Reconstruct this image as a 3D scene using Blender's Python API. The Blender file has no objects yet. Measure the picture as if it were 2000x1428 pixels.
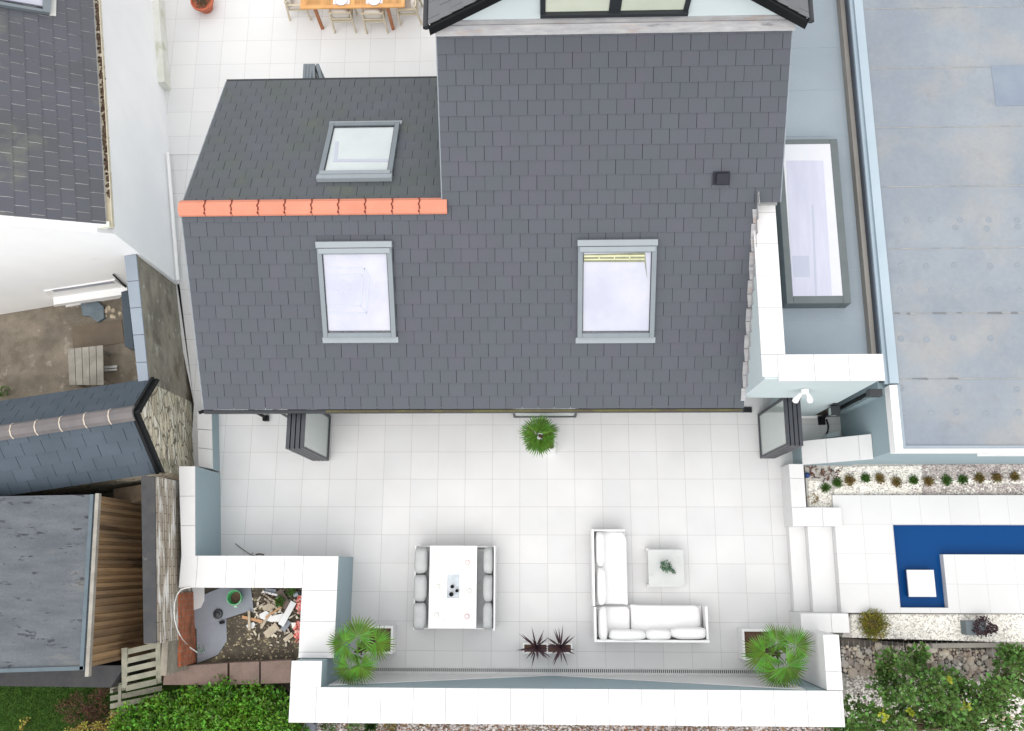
import bpy, bmesh, math, random
from mathutils import Vector, Matrix, Euler
from math import radians, sin, cos, pi
random.seed(7)
scene = bpy.context.scene
COL = scene.collection

# ---------------------------------------------------------------- camera
F_PX, W_PX, CXP, CYP = 1720.0, 2000.0, 1000.0, 714.0
CAM = Vector((0.4526, -0.5992, 19.357))
ROT = Euler((0.221044574, 0.0320001667, 0.00237343), 'XYZ')
cam = bpy.data.cameras.new('camera'); cam.sensor_width = 36.0; cam.sensor_fit = 'HORIZONTAL'
cam.lens = F_PX / W_PX * 36.0; cam.clip_start = 0.1; cam.clip_end = 400
camo = bpy.data.objects.new('camera', cam); COL.objects.link(camo)
camo.location = CAM; camo.rotation_euler = ROT
scene.camera = camo
RM = ROT.to_matrix()

# ---------------------------------------------------------------- world, sun, exposure
SUN_EL, SUN_AZ = radians(60), radians(200)
w = bpy.data.worlds.new("World"); scene.world = w; w.use_nodes = True
nt = w.node_tree; nt.nodes.clear()
sky = nt.nodes.new('ShaderNodeTexSky'); sky.sky_type = 'NISHITA'; sky.sun_disc = False
sky.sun_elevation = SUN_EL; sky.sun_rotation = SUN_AZ; sky.air_density = 1.0; sky.dust_density = 3.0; sky.ozone_density = 1.0
hs = nt.nodes.new('ShaderNodeHueSaturation'); hs.inputs['Saturation'].default_value = 0.30
bg = nt.nodes.new('ShaderNodeBackground'); bg.inputs['Strength'].default_value = 0.15
wo = nt.nodes.new('ShaderNodeOutputWorld')
cl = nt.nodes.new('ShaderNodeMix'); cl.data_type = 'RGBA'; cl.inputs[0].default_value = .72; cl.inputs[7].default_value = (6.15, 6.06, 5.98, 1)   # high even cloud over the clear sky
nt.links.new(sky.outputs[0], hs.inputs['Color']); nt.links.new(hs.outputs[0], cl.inputs[6]); nt.links.new(cl.outputs[2], bg.inputs['Color']); nt.links.new(bg.outputs[0], wo.inputs[0])
sl = bpy.data.lights.new('sun', 'SUN'); sl.energy = 0.5; sl.angle = radians(60); sl.color = (1.0, 0.97, 0.93)
so = bpy.data.objects.new('sun', sl); COL.objects.link(so)
so.rotation_euler = Euler((radians(30), 0, radians(-20)), 'XYZ')
scene.view_settings.view_transform = 'Standard'; scene.view_settings.look = 'None'
scene.view_settings.gamma = 1.0; scene.view_settings.use_curve_mapping = False
scene.view_settings.exposure = 0.86
scene.render.engine = 'CYCLES'

# ---------------------------------------------------------------- measuring helpers (photo measurements -> metres)
def ray(px, py): return (RM @ Vector(((px - CXP) / F_PX, -(py - CYP) / F_PX, -1.0)))
def U(px, py, z=0.0):
    d = ray(px, py); return CAM + d * ((z - CAM.z) / d.z)
def onpl(px, py, P0, n):
    d = ray(px, py); n = Vector(n); return CAM + d * ((Vector(P0) - CAM).dot(n) / d.dot(n))
def pp(z, pts): return [tuple(U(x, y, z)[:2]) for x, y in pts]

# ---------------------------------------------------------------- mesh builder
class MB:
    def __init__(s): s.v = []; s.f = []; s.t = []; s.tint = 0.5
    def poly(s, pts, flip=False):
        b = len(s.v); s.v += [tuple(p) for p in pts]; i = list(range(b, b + len(pts)))
        s.f.append(i[::-1] if flip else i); s.t.append(s.tint)
    def faces(s, vs, fs):
        b = len(s.v); s.v += [tuple(p) for p in vs]
        for f in fs: s.f.append([b + i for i in f]); s.t.append(s.tint)
    def prism(s, xy, z0, z1):
        "z0 and z1 may be numbers or lists per vertex"
        n = len(xy)
        a = sum(xy[i][0] * xy[(i + 1) % n][1] - xy[(i + 1) % n][0] * xy[i][1] for i in range(n))
        Z0 = z0 if isinstance(z0, (list, tuple)) else [z0] * n
        Z1 = z1 if isinstance(z1, (list, tuple)) else [z1] * n
        idx = list(range(n))
        if a < 0: idx = idx[::-1]
        vs = [(xy[i][0], xy[i][1], Z0[i]) for i in idx] + [(xy[i][0], xy[i][1], Z1[i]) for i in idx]
        fs = [list(range(n))[::-1], list(range(n, 2 * n))] + [[i, (i + 1) % n, n + (i + 1) % n, n + i] for i in range(n)]
        s.faces(vs, fs)
    def box(s, x0, x1, y0, y1, z0, z1):
        s.prism([(x0, y0), (x1, y0), (x1, y1), (x0, y1)], z0, z1)
    def slab(s, pts, n, t0, t1):
        "3D polygon pts extruded along n from t0 to t1"
        n = Vector(n).normalized(); k = len(pts); P = [Vector(p) for p in pts]
        nn = Vector((0, 0, 0))
        for i in range(k): nn += (P[i] - P[0]).cross(P[(i + 1) % k] - P[0])
        if nn.dot(n) < 0: P = P[::-1]
        vs = [p + n * t0 for p in P] + [p + n * t1 for p in P]
        s.faces(vs, [list(range(k))[::-1], list(range(k, 2 * k))] + [[i, (i + 1) % k, k + (i + 1) % k, k + i] for i in range(k)])
    def bar(s, a, b, w, h, up=(0, 0, 1)):
        a = Vector(a); b = Vector(b); d = (b - a).normalized(); up = Vector(up)
        x = d.cross(up)
        if x.length < 1e-4: x = d.cross(Vector((1, 0, 0)))
        x.normalize(); y = x.cross(d).normalized()
        vs = [p + x * (sx * w / 2) + y * (sy * h / 2) for p in (a, b) for sx, sy in ((-1, -1), (1, -1), (1, 1), (-1, 1))]
        s.faces(vs, [[0, 1, 2, 3], [7, 6, 5, 4], [0, 4, 5, 1], [1, 5, 6, 2], [2, 6, 7, 3], [3, 7, 4, 0]])
    def tube(s, path, r, n=10, cap=True):
        P = [Vector(p) for p in path]; R = r if isinstance(r, (list, tuple)) else [r] * len(P)
        rings = []; prev = None
        for i, p in enumerate(P):
            d = (P[min(i + 1, len(P) - 1)] - P[max(i - 1, 0)]).normalized()
            if prev is None:
                x = d.cross(Vector((0, 0, 1)));
                if x.length < 1e-3: x = Vector((1, 0, 0))
            else: x = prev - d * prev.dot(d)
            x.normalize(); prev = x; y = d.cross(x)
            rings.append([p + (x * cos(2 * pi * k / n) + y * sin(2 * pi * k / n)) * R[i] for k in range(n)])
        vs = [v for rg in rings for v in rg]
        fs = [[i * n + k, i * n + (k + 1) % n, (i + 1) * n + (k + 1) % n, (i + 1) * n + k] for i in range(len(P) - 1) for k in range(n)]
        if cap: fs += [list(range(n))[::-1], [(len(P) - 1) * n + k for k in range(n)]]
        s.faces(vs, fs)
    def lathe(s, c, prof, n=24):
        "prof: (r, z) list, axis vertical at c"
        vs = [(c[0] + r * cos(2 * pi * k / n), c[1] + r * sin(2 * pi * k / n), c[2] + z) for r, z in prof for k in range(n)]
        fs = [[i * n + k, i * n + (k + 1) % n, (i + 1) * n + (k + 1) % n, (i + 1) * n + k] for i in range(len(prof) - 1) for k in range(n)]
        s.faces(vs, fs)
    def pillow(s, x0, x1, y0, y1, z0, z1, p=2.6, n=14, m=10, tilt=(0, 0)):
        cx, cy, cz = (x0 + x1) / 2, (y0 + y1) / 2, (z0 + z1) / 2
        def se(v, e): return math.copysign(abs(v) ** e, v)
        vs = []; e = 2 / p
        ph_ = random.uniform(0, 6)
        for i in range(m + 1):
            t = -pi / 2 + pi * i / m
            for k in range(n * 2):
                a = pi * k / n
                x = se(cos(t), e) * se(cos(a), e); y = se(cos(t), e) * se(sin(a), e); z = se(sin(t), .9)
                wob = 1 + .025 * sin(3 * a + ph_) + .02 * sin(5 * a + 2 * ph_)
                Z = cz + z * (z1 - z0) / 2
                vs.append((cx + x * wob * (x1 - x0) / 2 + tilt[0] * (Z - cz), cy + y * wob * (y1 - y0) / 2 + tilt[1] * (Z - cz), Z))
        N = n * 2
        s.faces(vs, [[i * N + k, i * N + (k + 1) % N, (i + 1) * N + (k + 1) % N, (i + 1) * N + k] for i in range(m) for k in range(N)])
    def build(s, name, mat, parent=None, smooth=False, bevel=0, loc=None):
        V = [Vector(v) for v in s.v]
        if parent is not None: o0 = parent.matrix_world.translation.copy() if False else Vector(parent['_o'])
        elif loc is not None: o0 = Vector(loc)
        else:
            xs = [v.x for v in V]; ys = [v.y for v in V]; zs = [v.z for v in V]
            o0 = Vector(((min(xs) + max(xs)) / 2, (min(ys) + max(ys)) / 2, min(zs)))
        me = bpy.data.meshes.new(name); me.from_pydata([tuple(v - o0) for v in V], [], s.f)
        if any(abs(t - .5) > 1e-6 for t in s.t):
            at = me.attributes.new('tint', 'FLOAT', 'FACE'); at.data.foreach_set('value', s.t)
        for m_ in (mat if isinstance(mat, list) else [mat]): me.materials.append(m_)
        if smooth: me.polygons.foreach_set('use_smooth', [True] * len(me.polygons))
        me.update()
        o = bpy.data.objects.new(name, me); COL.objects.link(o)
        o['_o'] = tuple(o0)
        if parent is not None: o.parent = parent
        else: o.location = o0
        if bevel:
            bm = bmesh.new(); bm.from_mesh(me); bmesh.ops.remove_doubles(bm, verts=bm.verts, dist=1e-5)
            bmesh.ops.bevel(bm, geom=[e for e in bm.edges if e.calc_length() > bevel * 2.5 and len(e.link_faces) == 2 and e.calc_face_angle(0) > .5], offset=bevel, segments=2, affect='EDGES', profile=.6)
            bm.to_mesh(me); bm.free()
        return o

def thing(name, label, cat, loc, group=None):
    o = bpy.data.objects.new(name, None); COL.objects.link(o); o.location = loc; o['_o'] = tuple(loc)
    o.empty_display_size = .2
    o['label'] = label; o['category'] = cat
    if group: o['group'] = group
    return o
def tag(o, label, cat, group=None):
    o['label'] = label; o['category'] = cat
    if group: o['group'] = group
    return o
def struct(o, kind='structure', label=None, cat=None):
    o['kind'] = kind
    if label: o['label'] = label
    if cat: o['category'] = cat
    return o
def dup(root, loc, label, rz=0.0):
    r = root.copy(); COL.objects.link(r); r.location = loc; r['label'] = label; r['_o'] = tuple(loc); r.rotation_euler = (0, 0, rz)
    for ch in list(root.children):
        c = ch.copy(); COL.objects.link(c); c.parent = r
        for g in list(ch.children):
            d = g.copy(); COL.objects.link(d); d.parent = c
    return r

# ---------------------------------------------------------------- materials
def M(name, c1, c2=None, scale=3.0, rough=.75, spec=.3, bump=0.0, bscale=60., isl=0.0, tint=0.0, soft=.08, stain=None, metallic=0.0, stretch=None, fine=0.0, coat=0.0, trans=0.0):
    """procedural surface: two colours mixed by large noise, fine grain, optional per-island/tint variation and stains (colour, scale, threshold, amount)"""
    m = bpy.data.materials.new(name); m.use_nodes = True; t = m.node_tree; N = t.nodes; L = t.links
    b = N['Principled BSDF']; b.inputs['Roughness'].default_value = rough; b.inputs['Specular IOR Level'].default_value = spec
    b.inputs['Metallic'].default_value = metallic
    if coat: b.inputs['Coat Weight'].default_value = coat
    if trans: b.inputs['Transmission Weight'].default_value = trans
    geo = N.new('ShaderNodeNewGeometry'); vec = geo.outputs['Position']
    if stretch:
        mp = N.new('ShaderNodeMapping'); mp.inputs['Scale'].default_value = stretch; L.new(vec, mp.inputs['Vector']); svec = mp.outputs[0]
    else: svec = vec
    col = None
    def mix(a, bcol, fac, typ='MIX'):
        mx = N.new('ShaderNodeMix'); mx.data_type = 'RGBA'; mx.blend_type = typ; mx.clamp_factor = True
        for sock, v in ((mx.inputs[0], fac), (mx.inputs[6], a), (mx.inputs[7], bcol)):
            if hasattr(v, 'is_output'): L.new(v, sock)
            else: sock.default_value = v if isinstance(v, float) else (*v[:3], 1)
        return mx.outputs[2]
    def noise(sc, v=svec, det=5.0, r=.6):
        n = N.new('ShaderNodeTexNoise'); n.inputs['Scale'].default_value = sc; n.inputs['Detail'].default_value = det; n.inputs['Roughness'].default_value = r
        L.new(v, n.inputs['Vector']); return n.outputs['Fac']
    def ramp(v, lo, hi):
        r = N.new('ShaderNodeMapRange'); r.inputs[1].default_value = lo; r.inputs[2].default_value = hi; L.new(v, r.inputs[0]); return r.outputs[0]
    c2 = c2 or tuple(x * .88 for x in c1)
    col = mix(c1, c2, ramp(noise(scale), .35, .65))
    if stain:
        for st in (stain if isinstance(stain, list) else [stain]):
            sc, ssc, th, am = st
            mr = ramp(noise(ssc, det=7.0), th, th + soft)
            mm = N.new('ShaderNodeMath'); mm.operation = 'MULTIPLY'; L.new(mr, mm.inputs[0]); mm.inputs[1].default_value = am
            col = mix(col, sc, mm.outputs[0])
    if isl or tint:
        if isl: src = geo.outputs['Random Per Island']; a = isl
        else:
            at = N.new('ShaderNodeAttribute'); at.attribute_name = 'tint'; src = at.outputs['Fac']; a = tint
        mr = N.new('ShaderNodeMapRange'); L.new(src, mr.inputs[0]); mr.inputs[3].default_value = 1 - a; mr.inputs[4].default_value = 1 + a
        hsv = N.new('ShaderNodeHueSaturation'); L.new(mr.outputs[0], hsv.inputs['Value']); L.new(col, hsv.inputs['Color']); col = hsv.outputs[0]
        if isl > .2:
            m2 = N.new('ShaderNodeMath'); m2.operation = 'MULTIPLY_ADD'; L.new(src, m2.inputs[0]); m2.inputs[1].default_value = .05; m2.inputs[2].default_value = .475
            L.new(m2.outputs[0], hsv.inputs['Hue'])
    if fine:
        mr = N.new('ShaderNodeMapRange'); L.new(noise(bscale * 1.5, vec), mr.inputs[0]); mr.inputs[1].default_value = .3; mr.inputs[2].default_value = .7; mr.inputs[3].default_value = 1 - fine; mr.inputs[4].default_value = 1 + fine * .6
        h2 = N.new('ShaderNodeHueSaturation'); L.new(mr.outputs[0], h2.inputs['Value']); L.new(col, h2.inputs['Color']); col = h2.outputs[0]
    L.new(col, b.inputs['Base Color'])
    if bump:
        bp = N.new('ShaderNodeBump'); bp.inputs['Strength'].default_value = bump; bp.inputs['Distance'].default_value = .01
        L.new(noise(bscale), bp.inputs['Height']); L.new(bp.outputs[0], b.inputs['Normal'])
    return m

def tiles(name, c1, c2, joint, tw, th, ox=0., oy=0., mortar=.005, axes='xy', offset=0.0, dst=None, rough=.6, bump=.3, spec=.3, vary=.5, dirt=None, noise_amt=.25, nscale=1.2, msmooth=.1):
    m = bpy.data.materials.new(name); m.use_nodes = True; t = m.node_tree; N = t.nodes; L = t.links
    b = N['Principled BSDF']; b.inputs['Roughness'].default_value = rough; b.inputs['Specular IOR Level'].default_value = spec
    geo = N.new('ShaderNodeNewGeometry'); vec = geo.outputs['Position']
    sp = N.new('ShaderNodeSeparateXYZ'); L.new(vec, sp.inputs[0]); cb = N.new('ShaderNodeCombineXYZ')
    ax = {'x': 0, 'y': 1, 'z': 2}
    for i in (0, 1):
        ad = N.new('ShaderNodeMath'); ad.operation = 'ADD'; L.new(sp.outputs[ax[axes[i]]], ad.inputs[0]); ad.inputs[1].default_value = (-ox, -oy)[i] + 1000 * (tw, th)[i]
        L.new(ad.outputs[0], cb.inputs[i])
    bt = N.new('ShaderNodeTexBrick'); bt.offset = offset; bt.squash = 1.0; bt.offset_frequency = 2
    bt.inputs['Scale'].default_value = 1.0; bt.inputs['Brick Width'].default_value = tw; bt.inputs['Row Height'].default_value = th
    bt.inputs['Mortar Size'].default_value = mortar; bt.inputs['Mortar Smooth'].default_value = msmooth; bt.inputs['Bias'].default_value = vary - .5
    bt.inputs['Color1'].default_value = (*c1, 1); bt.inputs['Color2'].default_value = (*c2, 1); bt.inputs['Mortar'].default_value = (*joint, 1)
    L.new(cb.outputs[0], bt.inputs['Vector']); col = bt.outputs['Color']
    nvec = vec
    if dst:
        mp = N.new('ShaderNodeMapping'); mp.inputs['Scale'].default_value = dst; L.new(vec, mp.inputs['Vector']); nvec = mp.outputs[0]
    def noise(sc, det=5.0):
        n = N.new('ShaderNodeTexNoise'); n.inputs['Scale'].default_value = sc; n.inputs['Detail'].default_value = det; L.new(nvec, n.inputs['Vector']); return n.outputs['Fac']
    mr = N.new('ShaderNodeMapRange'); L.new(noise(nscale), mr.inputs[0]); mr.inputs[1].default_value = .3; mr.inputs[2].default_value = .7; mr.inputs[3].default_value = 1 - noise_amt; mr.inputs[4].default_value = 1.0
    hv = N.new('ShaderNodeHueSaturation'); L.new(mr.outputs[0], hv.inputs['Value']); L.new(col, hv.inputs['Color']); col = hv.outputs[0]
    if dirt:
        for (dc, ds, dth, dam) in (dirt if isinstance(dirt, list) else [dirt]):
            r = N.new('ShaderNodeMapRange'); L.new(noise(ds, 8.0), r.inputs[0]); r.inputs[1].default_value = dth; r.inputs[2].default_value = dth + .1; r.inputs[4].default_value = dam
            mx = N.new('ShaderNodeMix'); mx.data_type = 'RGBA'; L.new(r.outputs[0], mx.inputs[0]); L.new(col, mx.inputs[6]); mx.inputs[7].default_value = (*dc, 1); col = mx.outputs[2]
    L.new(col, b.inputs['Base Color'])
    if bump:
        bp = N.new('ShaderNodeBump'); bp.inputs['Strength'].default_value = bump; bp.inputs['Distance'].default_value = .006; bp.invert = True
        L.new(bt.outputs['Fac'], bp.inputs['Height']); L.new(bp.outputs[0], b.inputs['Normal'])
    return m

WT, WT2, JT = (.69, .69, .69), (.655, .655, .66), (.42, .41, .39)
m_terrace = tiles('terrace_tile', WT, WT2, JT, .6, .6, 0, 0, mortar=.0035, noise_amt=.10, nscale=.8, dirt=((.60, .59, .57), 1.1, .60, .25))
m_patio = tiles('front_patio_tile', WT, WT2, JT, .617, .64, -5.54, 10.76, mortar=.003, noise_amt=.05, nscale=.8)
m_deck = tiles('pool_deck_tile', (.65, .65, .65), (.62, .62, .62), (.42, .41, .40), .6, .6, 7.13, -.39, mortar=.003, noise_amt=.05)
m_strip = tiles('side_path_tile', WT, WT2, JT, .62, .6, -8.0, .2, mortar=.004, noise_amt=.06)
m_coping = M('coping_tile', (.68, .68, .68), (.64, .64, .64), scale=1.4, rough=.55, isl=.025, fine=.02, bscale=30)
m_step = M('step_tile', (.70, .70, .70), (.67, .67, .67), scale=1.4, rough=.55, fine=.02, bscale=30)
m_render = M('pale_blue_render', (.31, .395, .43), (.295, .38, .415), scale=.9, rough=.9, bump=.15, bscale=220, fine=.03)
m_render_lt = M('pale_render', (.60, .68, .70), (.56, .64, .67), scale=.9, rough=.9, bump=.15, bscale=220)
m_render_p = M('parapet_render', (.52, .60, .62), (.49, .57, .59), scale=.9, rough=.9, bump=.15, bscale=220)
m_white = M('white_masonry', (.90, .905, .91), (.83, .84, .86), scale=.5, rough=.9, bump=.2, bscale=150, stain=((.55, .55, .50), .8, .66, .35))
m_whitepl = M('white_plinth', (.76, .76, .74), (.62, .63, .56), scale=1.2, rough=.9, bump=.3, bscale=90, stain=((.42, .43, .30), 1.4, .56, .6))
m_slate = M('blue_grey_slate', (.084, .086, .107), (.076, .088, .100), scale=1.6, rough=.62, spec=.25, tint=.045, fine=.07, bscale=90, bump=.15)
m_slate_n = M('slate_north', (.088, .096, .112), (.080, .092, .094), scale=1.1, rough=.62, spec=.3, tint=.045, fine=.07, bscale=90, bump=.15, stain=((.11, .12, .085), 2.2, .60, .35))
m_slate_l = M('slate_old_house', (.100, .104, .124), (.092, .096, .106), scale=.8, rough=.7, spec=.2, tint=.05, fine=.08, bscale=80, stain=((.155, .16, .135), 1.2, .55, .5))
m_slate_b = M('slate_outbuilding', (.065, .085, .11), (.05, .07, .09), scale=1.4, rough=.6, spec=.3, tint=.08, fine=.08, bscale=70)
m_under = M('roof_underlay', (.03, .03, .035), rough=.9)
m_orange = M('terracotta_ridge', (.62, .24, .16), (.58, .22, .145), scale=3, rough=.7, isl=.05, fine=.04, bscale=60)
m_orange_d = M('terracotta_dark_joint', (.16, .04, .025), rough=.9)  # darker terracotta for the pieces over the ridge joints
m_ridge_b = M('buff_ridge_tile', (.16, .145, .145), (.13, .122, .125), scale=4, rough=.8, isl=.08)
m_mortar = M('mortar', (.55, .48, .40), (.45, .40, .34), scale=20, rough=.95)
m_frame_d = M('dark_rooflight_frame', (.125, .145, .15), (.11, .13, .135), scale=4, rough=.45)
m_frame = M('grey_aluminium', (.17, .20, .22), (.155, .185, .205), scale=4, rough=.42, spec=.5, metallic=.15)
m_frame_l = M('light_grey_aluminium', (.255, .29, .315), (.24, .275, .30), scale=4, rough=.42, spec=.5)
m_anth = M('anthracite_metal', (.022, .026, .031), (.018, .021, .025), scale=4, rough=.4, spec=.5)
m_anth_l = M('door_frame_edge', (.042, .046, .058), (.035, .039, .048), scale=6, rough=.42, spec=.5, isl=.12)
m_black = M('black_plastic', (.007, .008, .009), rough=.6, spec=.2)
m_pane = M('skylight_glass', (.47, .48, .54), (.40, .41, .50), scale=1.3, rough=.12, spec=.3)  # opaque pane; brightness of the lit room and sky put into its colour
m_pane_n = M('skylight_glass_pale', (.50, .54, .545), (.44, .49, .50), scale=1.0, rough=.08, spec=.6, coat=.3)  # opaque as well, the bright room behind painted in as a pale tone
m_mark = M('drawn_glass_reflection', (.38, .41, .50), (.39, .42, .51), scale=3, rough=.1, spec=.6)  # reflection shapes drawn on the panes in a darker tone
m_mark2 = M('inner_reveal', (.42, .44, .52), (.40, .42, .50), scale=3, rough=.3, spec=.6)
m_glass = M('door_glass', (.50, .56, .53), (.46, .53, .51), scale=.7, rough=.06, spec=.7, coat=.4)
m_felt = M('flat_roof_membrane', (.305, .355, .40), (.28, .33, .375), scale=1.0, rough=.8, fine=.03, bscale=25, stain=((.32, .38, .41), .9, .62, .35))
m_bigroof = M('grey_roof_felt', (.265, .295, .33), (.22, .25, .29), scale=.6, rough=.85, fine=.05, bscale=9, soft=.30, stain=[((.36, .34, .305), .7, .48, .70), ((.20, .24, .29), .9, .50, .45), ((.15, .155, .165), 2.2, .60, .45)])
m_seam = M('felt_seam', (.22, .24, .26), (.36, .35, .31), scale=2.5, rough=.9, stretch=(2, 1, 1))
m_patch = M('felt_patch', (.195, .235, .295), (.23, .27, .32), scale=1.6, rough=.85)
m_kerb = M('pale_blue_trim', (.38, .46, .52), (.35, .43, .49), scale=1, rough=.6)
m_gut = M('stained_upstand', (.27, .26, .24), (.21, .195, .18), scale=3, rough=.9, stretch=(1, .3, 1))
m_dgap = M('dark_flashing', (.075, .09, .115), rough=.6)
m_whitetrim = M('white_trim', (.84, .84, .84), (.80, .80, .80), rough=.5)
m_lead = M('weathered_lead', (.30, .30, .32), (.42, .42, .42), scale=5, rough=.6, stretch=(.5, 3, 1), stain=[((.36, .29, .25), 3, .58, .6), ((.10, .10, .11), 2.2, .62, .7)])
m_conc = M('stained_concrete', (.25, .215, .17), (.15, .13, .105), scale=1.4, rough=.95, bump=.5, bscale=30, fine=.18, stain=[((.14, .12, .09), 2.2, .52, .6), ((.42, .38, .31), 3.5, .60, .5)])
m_mossy = M('mossy_render', (.34, .31, .25), (.19, .17, .14), scale=2.4, rough=.95, bump=.5, bscale=40, fine=.15, stretch=(1, .5, 1.0), stain=[((.55, .53, .50), 7, .60, .7), ((.07, .07, .06), 2.2, .56, .6), ((.22, .17, .11), 1.1, .55, .4)])
m_soil = M('dark_soil', (.10, .085, .065), (.065, .055, .042), scale=6, rough=1, bump=.9, bscale=45, fine=.35, stain=[((.20, .17, .11), 4, .58, .6)])
m_gravelbrown = M('brown_gravel', (.24, .20, .15), (.16, .135, .10), scale=9, rough=1, bump=.9, bscale=60, fine=.5, stain=[((.10, .14, .05), 3, .60, .6)])
m_bedbase = M('gravel_bed', (.55, .53, .49), (.42, .40, .37), scale=8, rough=1, bump=.8, bscale=50, fine=.35)
m_pebble = M('white_pebble', (.84, .82, .77), (.78, .75, .68), scale=5, rough=.8, isl=.18)
m_pebble_d = M('mixed_pebble', (.50, .45, .43), (.38, .33, .32), scale=5, rough=.8, isl=.45)
m_stone = M('gabion_stone', (.42, .40, .37), (.42, .34, .27), scale=4, rough=.9, isl=.45, fine=.15, bscale=40, bump=.4)
m_stone_dk = M('gabion_core', (.08, .075, .07), (.14, .12, .10), scale=6, rough=1, bump=.8, bscale=30)
m_wood_grey = M('weathered_wood', (.36, .34, .30), (.26, .245, .215), scale=3, rough=.9, fine=.2, bscale=50, bump=.3, isl=.1)
m_wood_green = M('green_grey_wood', (.28, .27, .21), (.20, .20, .155), scale=4, rough=.9, fine=.2, bscale=50, bump=.3, isl=.14)
m_wood_fence = M('orange_brown_boards', (.34, .22, .115), (.21, .15, .095), scale=1.5, rough=.9, fine=.18, bscale=30, isl=.18, stretch=(1, 3, .25), stain=[((.09, .055, .035), 1.4, .55, .7), ((.40, .27, .15), 2.5, .62, .5)])
m_wood_old = M('old_brown_boards', (.20, .15, .10), (.12, .09, .065), scale=3, rough=.9, fine=.2)
m_teak = M('golden_teak', (.66, .36, .14), (.56, .29, .11), scale=4, rough=.55, fine=.08, bscale=30, isl=.14)
m_teak_d = M('dark_teak_leg', (.34, .12, .05), (.42, .18, .08), scale=4, rough=.5, fine=.08)
m_beech = M('pale_wood', (.62, .55, .42), (.55, .48, .36), scale=4, rough=.6, fine=.06)
m_linen = M('beige_linen', (.62, .57, .53), (.57, .53, .49), scale=6, rough=.95, bump=.3, bscale=120)
m_plate = M('white_ceramic', (.84, .85, .87), rough=.2, spec=.5)
m_rim = M('blue_rim', (.35, .36, .48), rough=.3)
m_terra = M('terracotta_pot', (.50, .14, .075), (.42, .115, .06), scale=5, rough=.6)
m_felt_dk = M('charcoal_roof_felt', (.125, .14, .155), (.09, .10, .115), scale=1.6, rough=.85, fine=.12, bscale=16, stretch=(.6, 2, 1), soft=.05, stain=[((.035, .037, .042), 5.5, .60, .85), ((.19, .185, .17), .9, .60, .35)])
m_felt_edge = M('felt_edge', (.12, .155, .18), (.09, .12, .14), scale=2, rough=.7)
m_black_cop = M('black_coping', (.045, .047, .052), (.065, .065, .066), scale=4, rough=.8, fine=.15, stain=((.20, .20, .18), 7, .66, .6))
m_brown_cop = M('brown_stone_coping', (.22, .155, .13), (.17, .125, .105), scale=3, rough=.9, fine=.15, bscale=30, bump=.4, stain=((.10, .09, .07), 4, .62, .5))
m_sofa_w = M('white_cushion', (.82, .82, .82), (.80, .80, .80), scale=3, rough=.95, bump=.15, bscale=90)
m_sofa_f = M('white_powder_coat', (.78, .78, .78), (.77, .77, .77), rough=.4)
m_sofa_g = M('grey_fabric', (.46, .475, .475), (.42, .435, .435), scale=8, rough=.95, bump=.4, bscale=120, fine=.06)
m_sofa_gd = M('grey_seat_fabric', (.40, .41, .42), (.36, .37, .38), scale=8, rough=.95, bump=.4, bscale=120)
m_shadow_frame = M('sofa_frame_inside', (.35, .35, .36), rough=.8)
m_tbl = M('white_table', (.76, .76, .76), (.75, .75, .75), rough=.35)
m_marble = M('pale_marble', (.56, .60, .64), (.42, .47, .51), scale=5, rough=.2)
m_ctop = M('pale_concrete', (.56, .57, .565), (.51, .525, .52), scale=3, rough=.7, fine=.03, stain=((.44, .47, .465), 4, .6, .4))
m_pink = M('pink_ceramic', (.82, .62, .60), rough=.4)
m_cream = M('cream_ceramic', (.80, .79, .73), rough=.4)
m_leaf_palm = M('palm_leaf', (.125, .26, .028), (.07, .17, .02), scale=6, rough=.45, spec=.4, isl=.35)
m_leaf_hedge = M('laurel_leaf', (.135, .29, .022), (.065, .17, .016), scale=2.2, rough=.4, spec=.4, isl=.65)
m_leaf_tree = M('broad_leaf', (.115, .215, .045), (.07, .145, .030), scale=2, rough=.5, spec=.35, isl=.5)
m_leaf_yel = M('yellow_leaf', (.34, .33, .05), (.30, .20, .05), scale=4, rough=.6, isl=.4)
m_leaf_red = M('red_brown_leaf', (.13, .05, .035), (.09, .045, .03), scale=4, rough=.7, isl=.5)
m_leaf_gold = M('gold_green_leaf', (.30, .23, .03), (.12, .16, .03), scale=7, rough=.6, isl=.4)
m_leaf_purple = M('dark_purple_leaf', (.040, .022, .030), (.06, .03, .035), scale=7, rough=.5, isl=.4)
m_leaf_blue = M('blue_green_leaf', (.10, .20, .12), (.06, .13, .07), scale=7, rough=.5, isl=.4)
m_leaf_dry = M('dry_tuft', (.16, .14, .035), (.22, .13, .05), scale=7, rough=.7, isl=.4)
m_leaf_tuft = M('green_tuft', (.07, .15, .02), (.05, .11, .02), scale=7, rough=.6, isl=.4)
m_grass = M('lawn_grass', (.055, .13, .015), (.04, .10, .014), scale=3, rough=.9, isl=.35)
m_lawnbase = M('lawn_base', (.05, .11, .015), (.035, .075, .012), scale=5, rough=1, bump=.7, bscale=60, fine=.3)
m_trunk = M('trunk_bark', (.12, .09, .06), (.08, .06, .04), scale=10, rough=.95, bump=.6, bscale=60)
m_plsoil = M('planter_soil', (.10, .06, .045), (.16, .09, .065), scale=12, rough=1, bump=.8, bscale=60, fine=.3)
m_planter = M('white_planter', (.76, .76, .76), (.75, .75, .75), rough=.4)
m_gsl = M('grey_slate_offcut', (.25, .265, .30), (.225, .24, .275), scale=2.5, rough=.7, fine=.06, bscale=40)
m_greenb = M('green_bucket_plastic', (.10, .42, .17), (.12, .46, .20), rough=.4)
m_greenl = M('pale_green_plastic', (.36, .60, .42), rough=.4)
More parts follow.
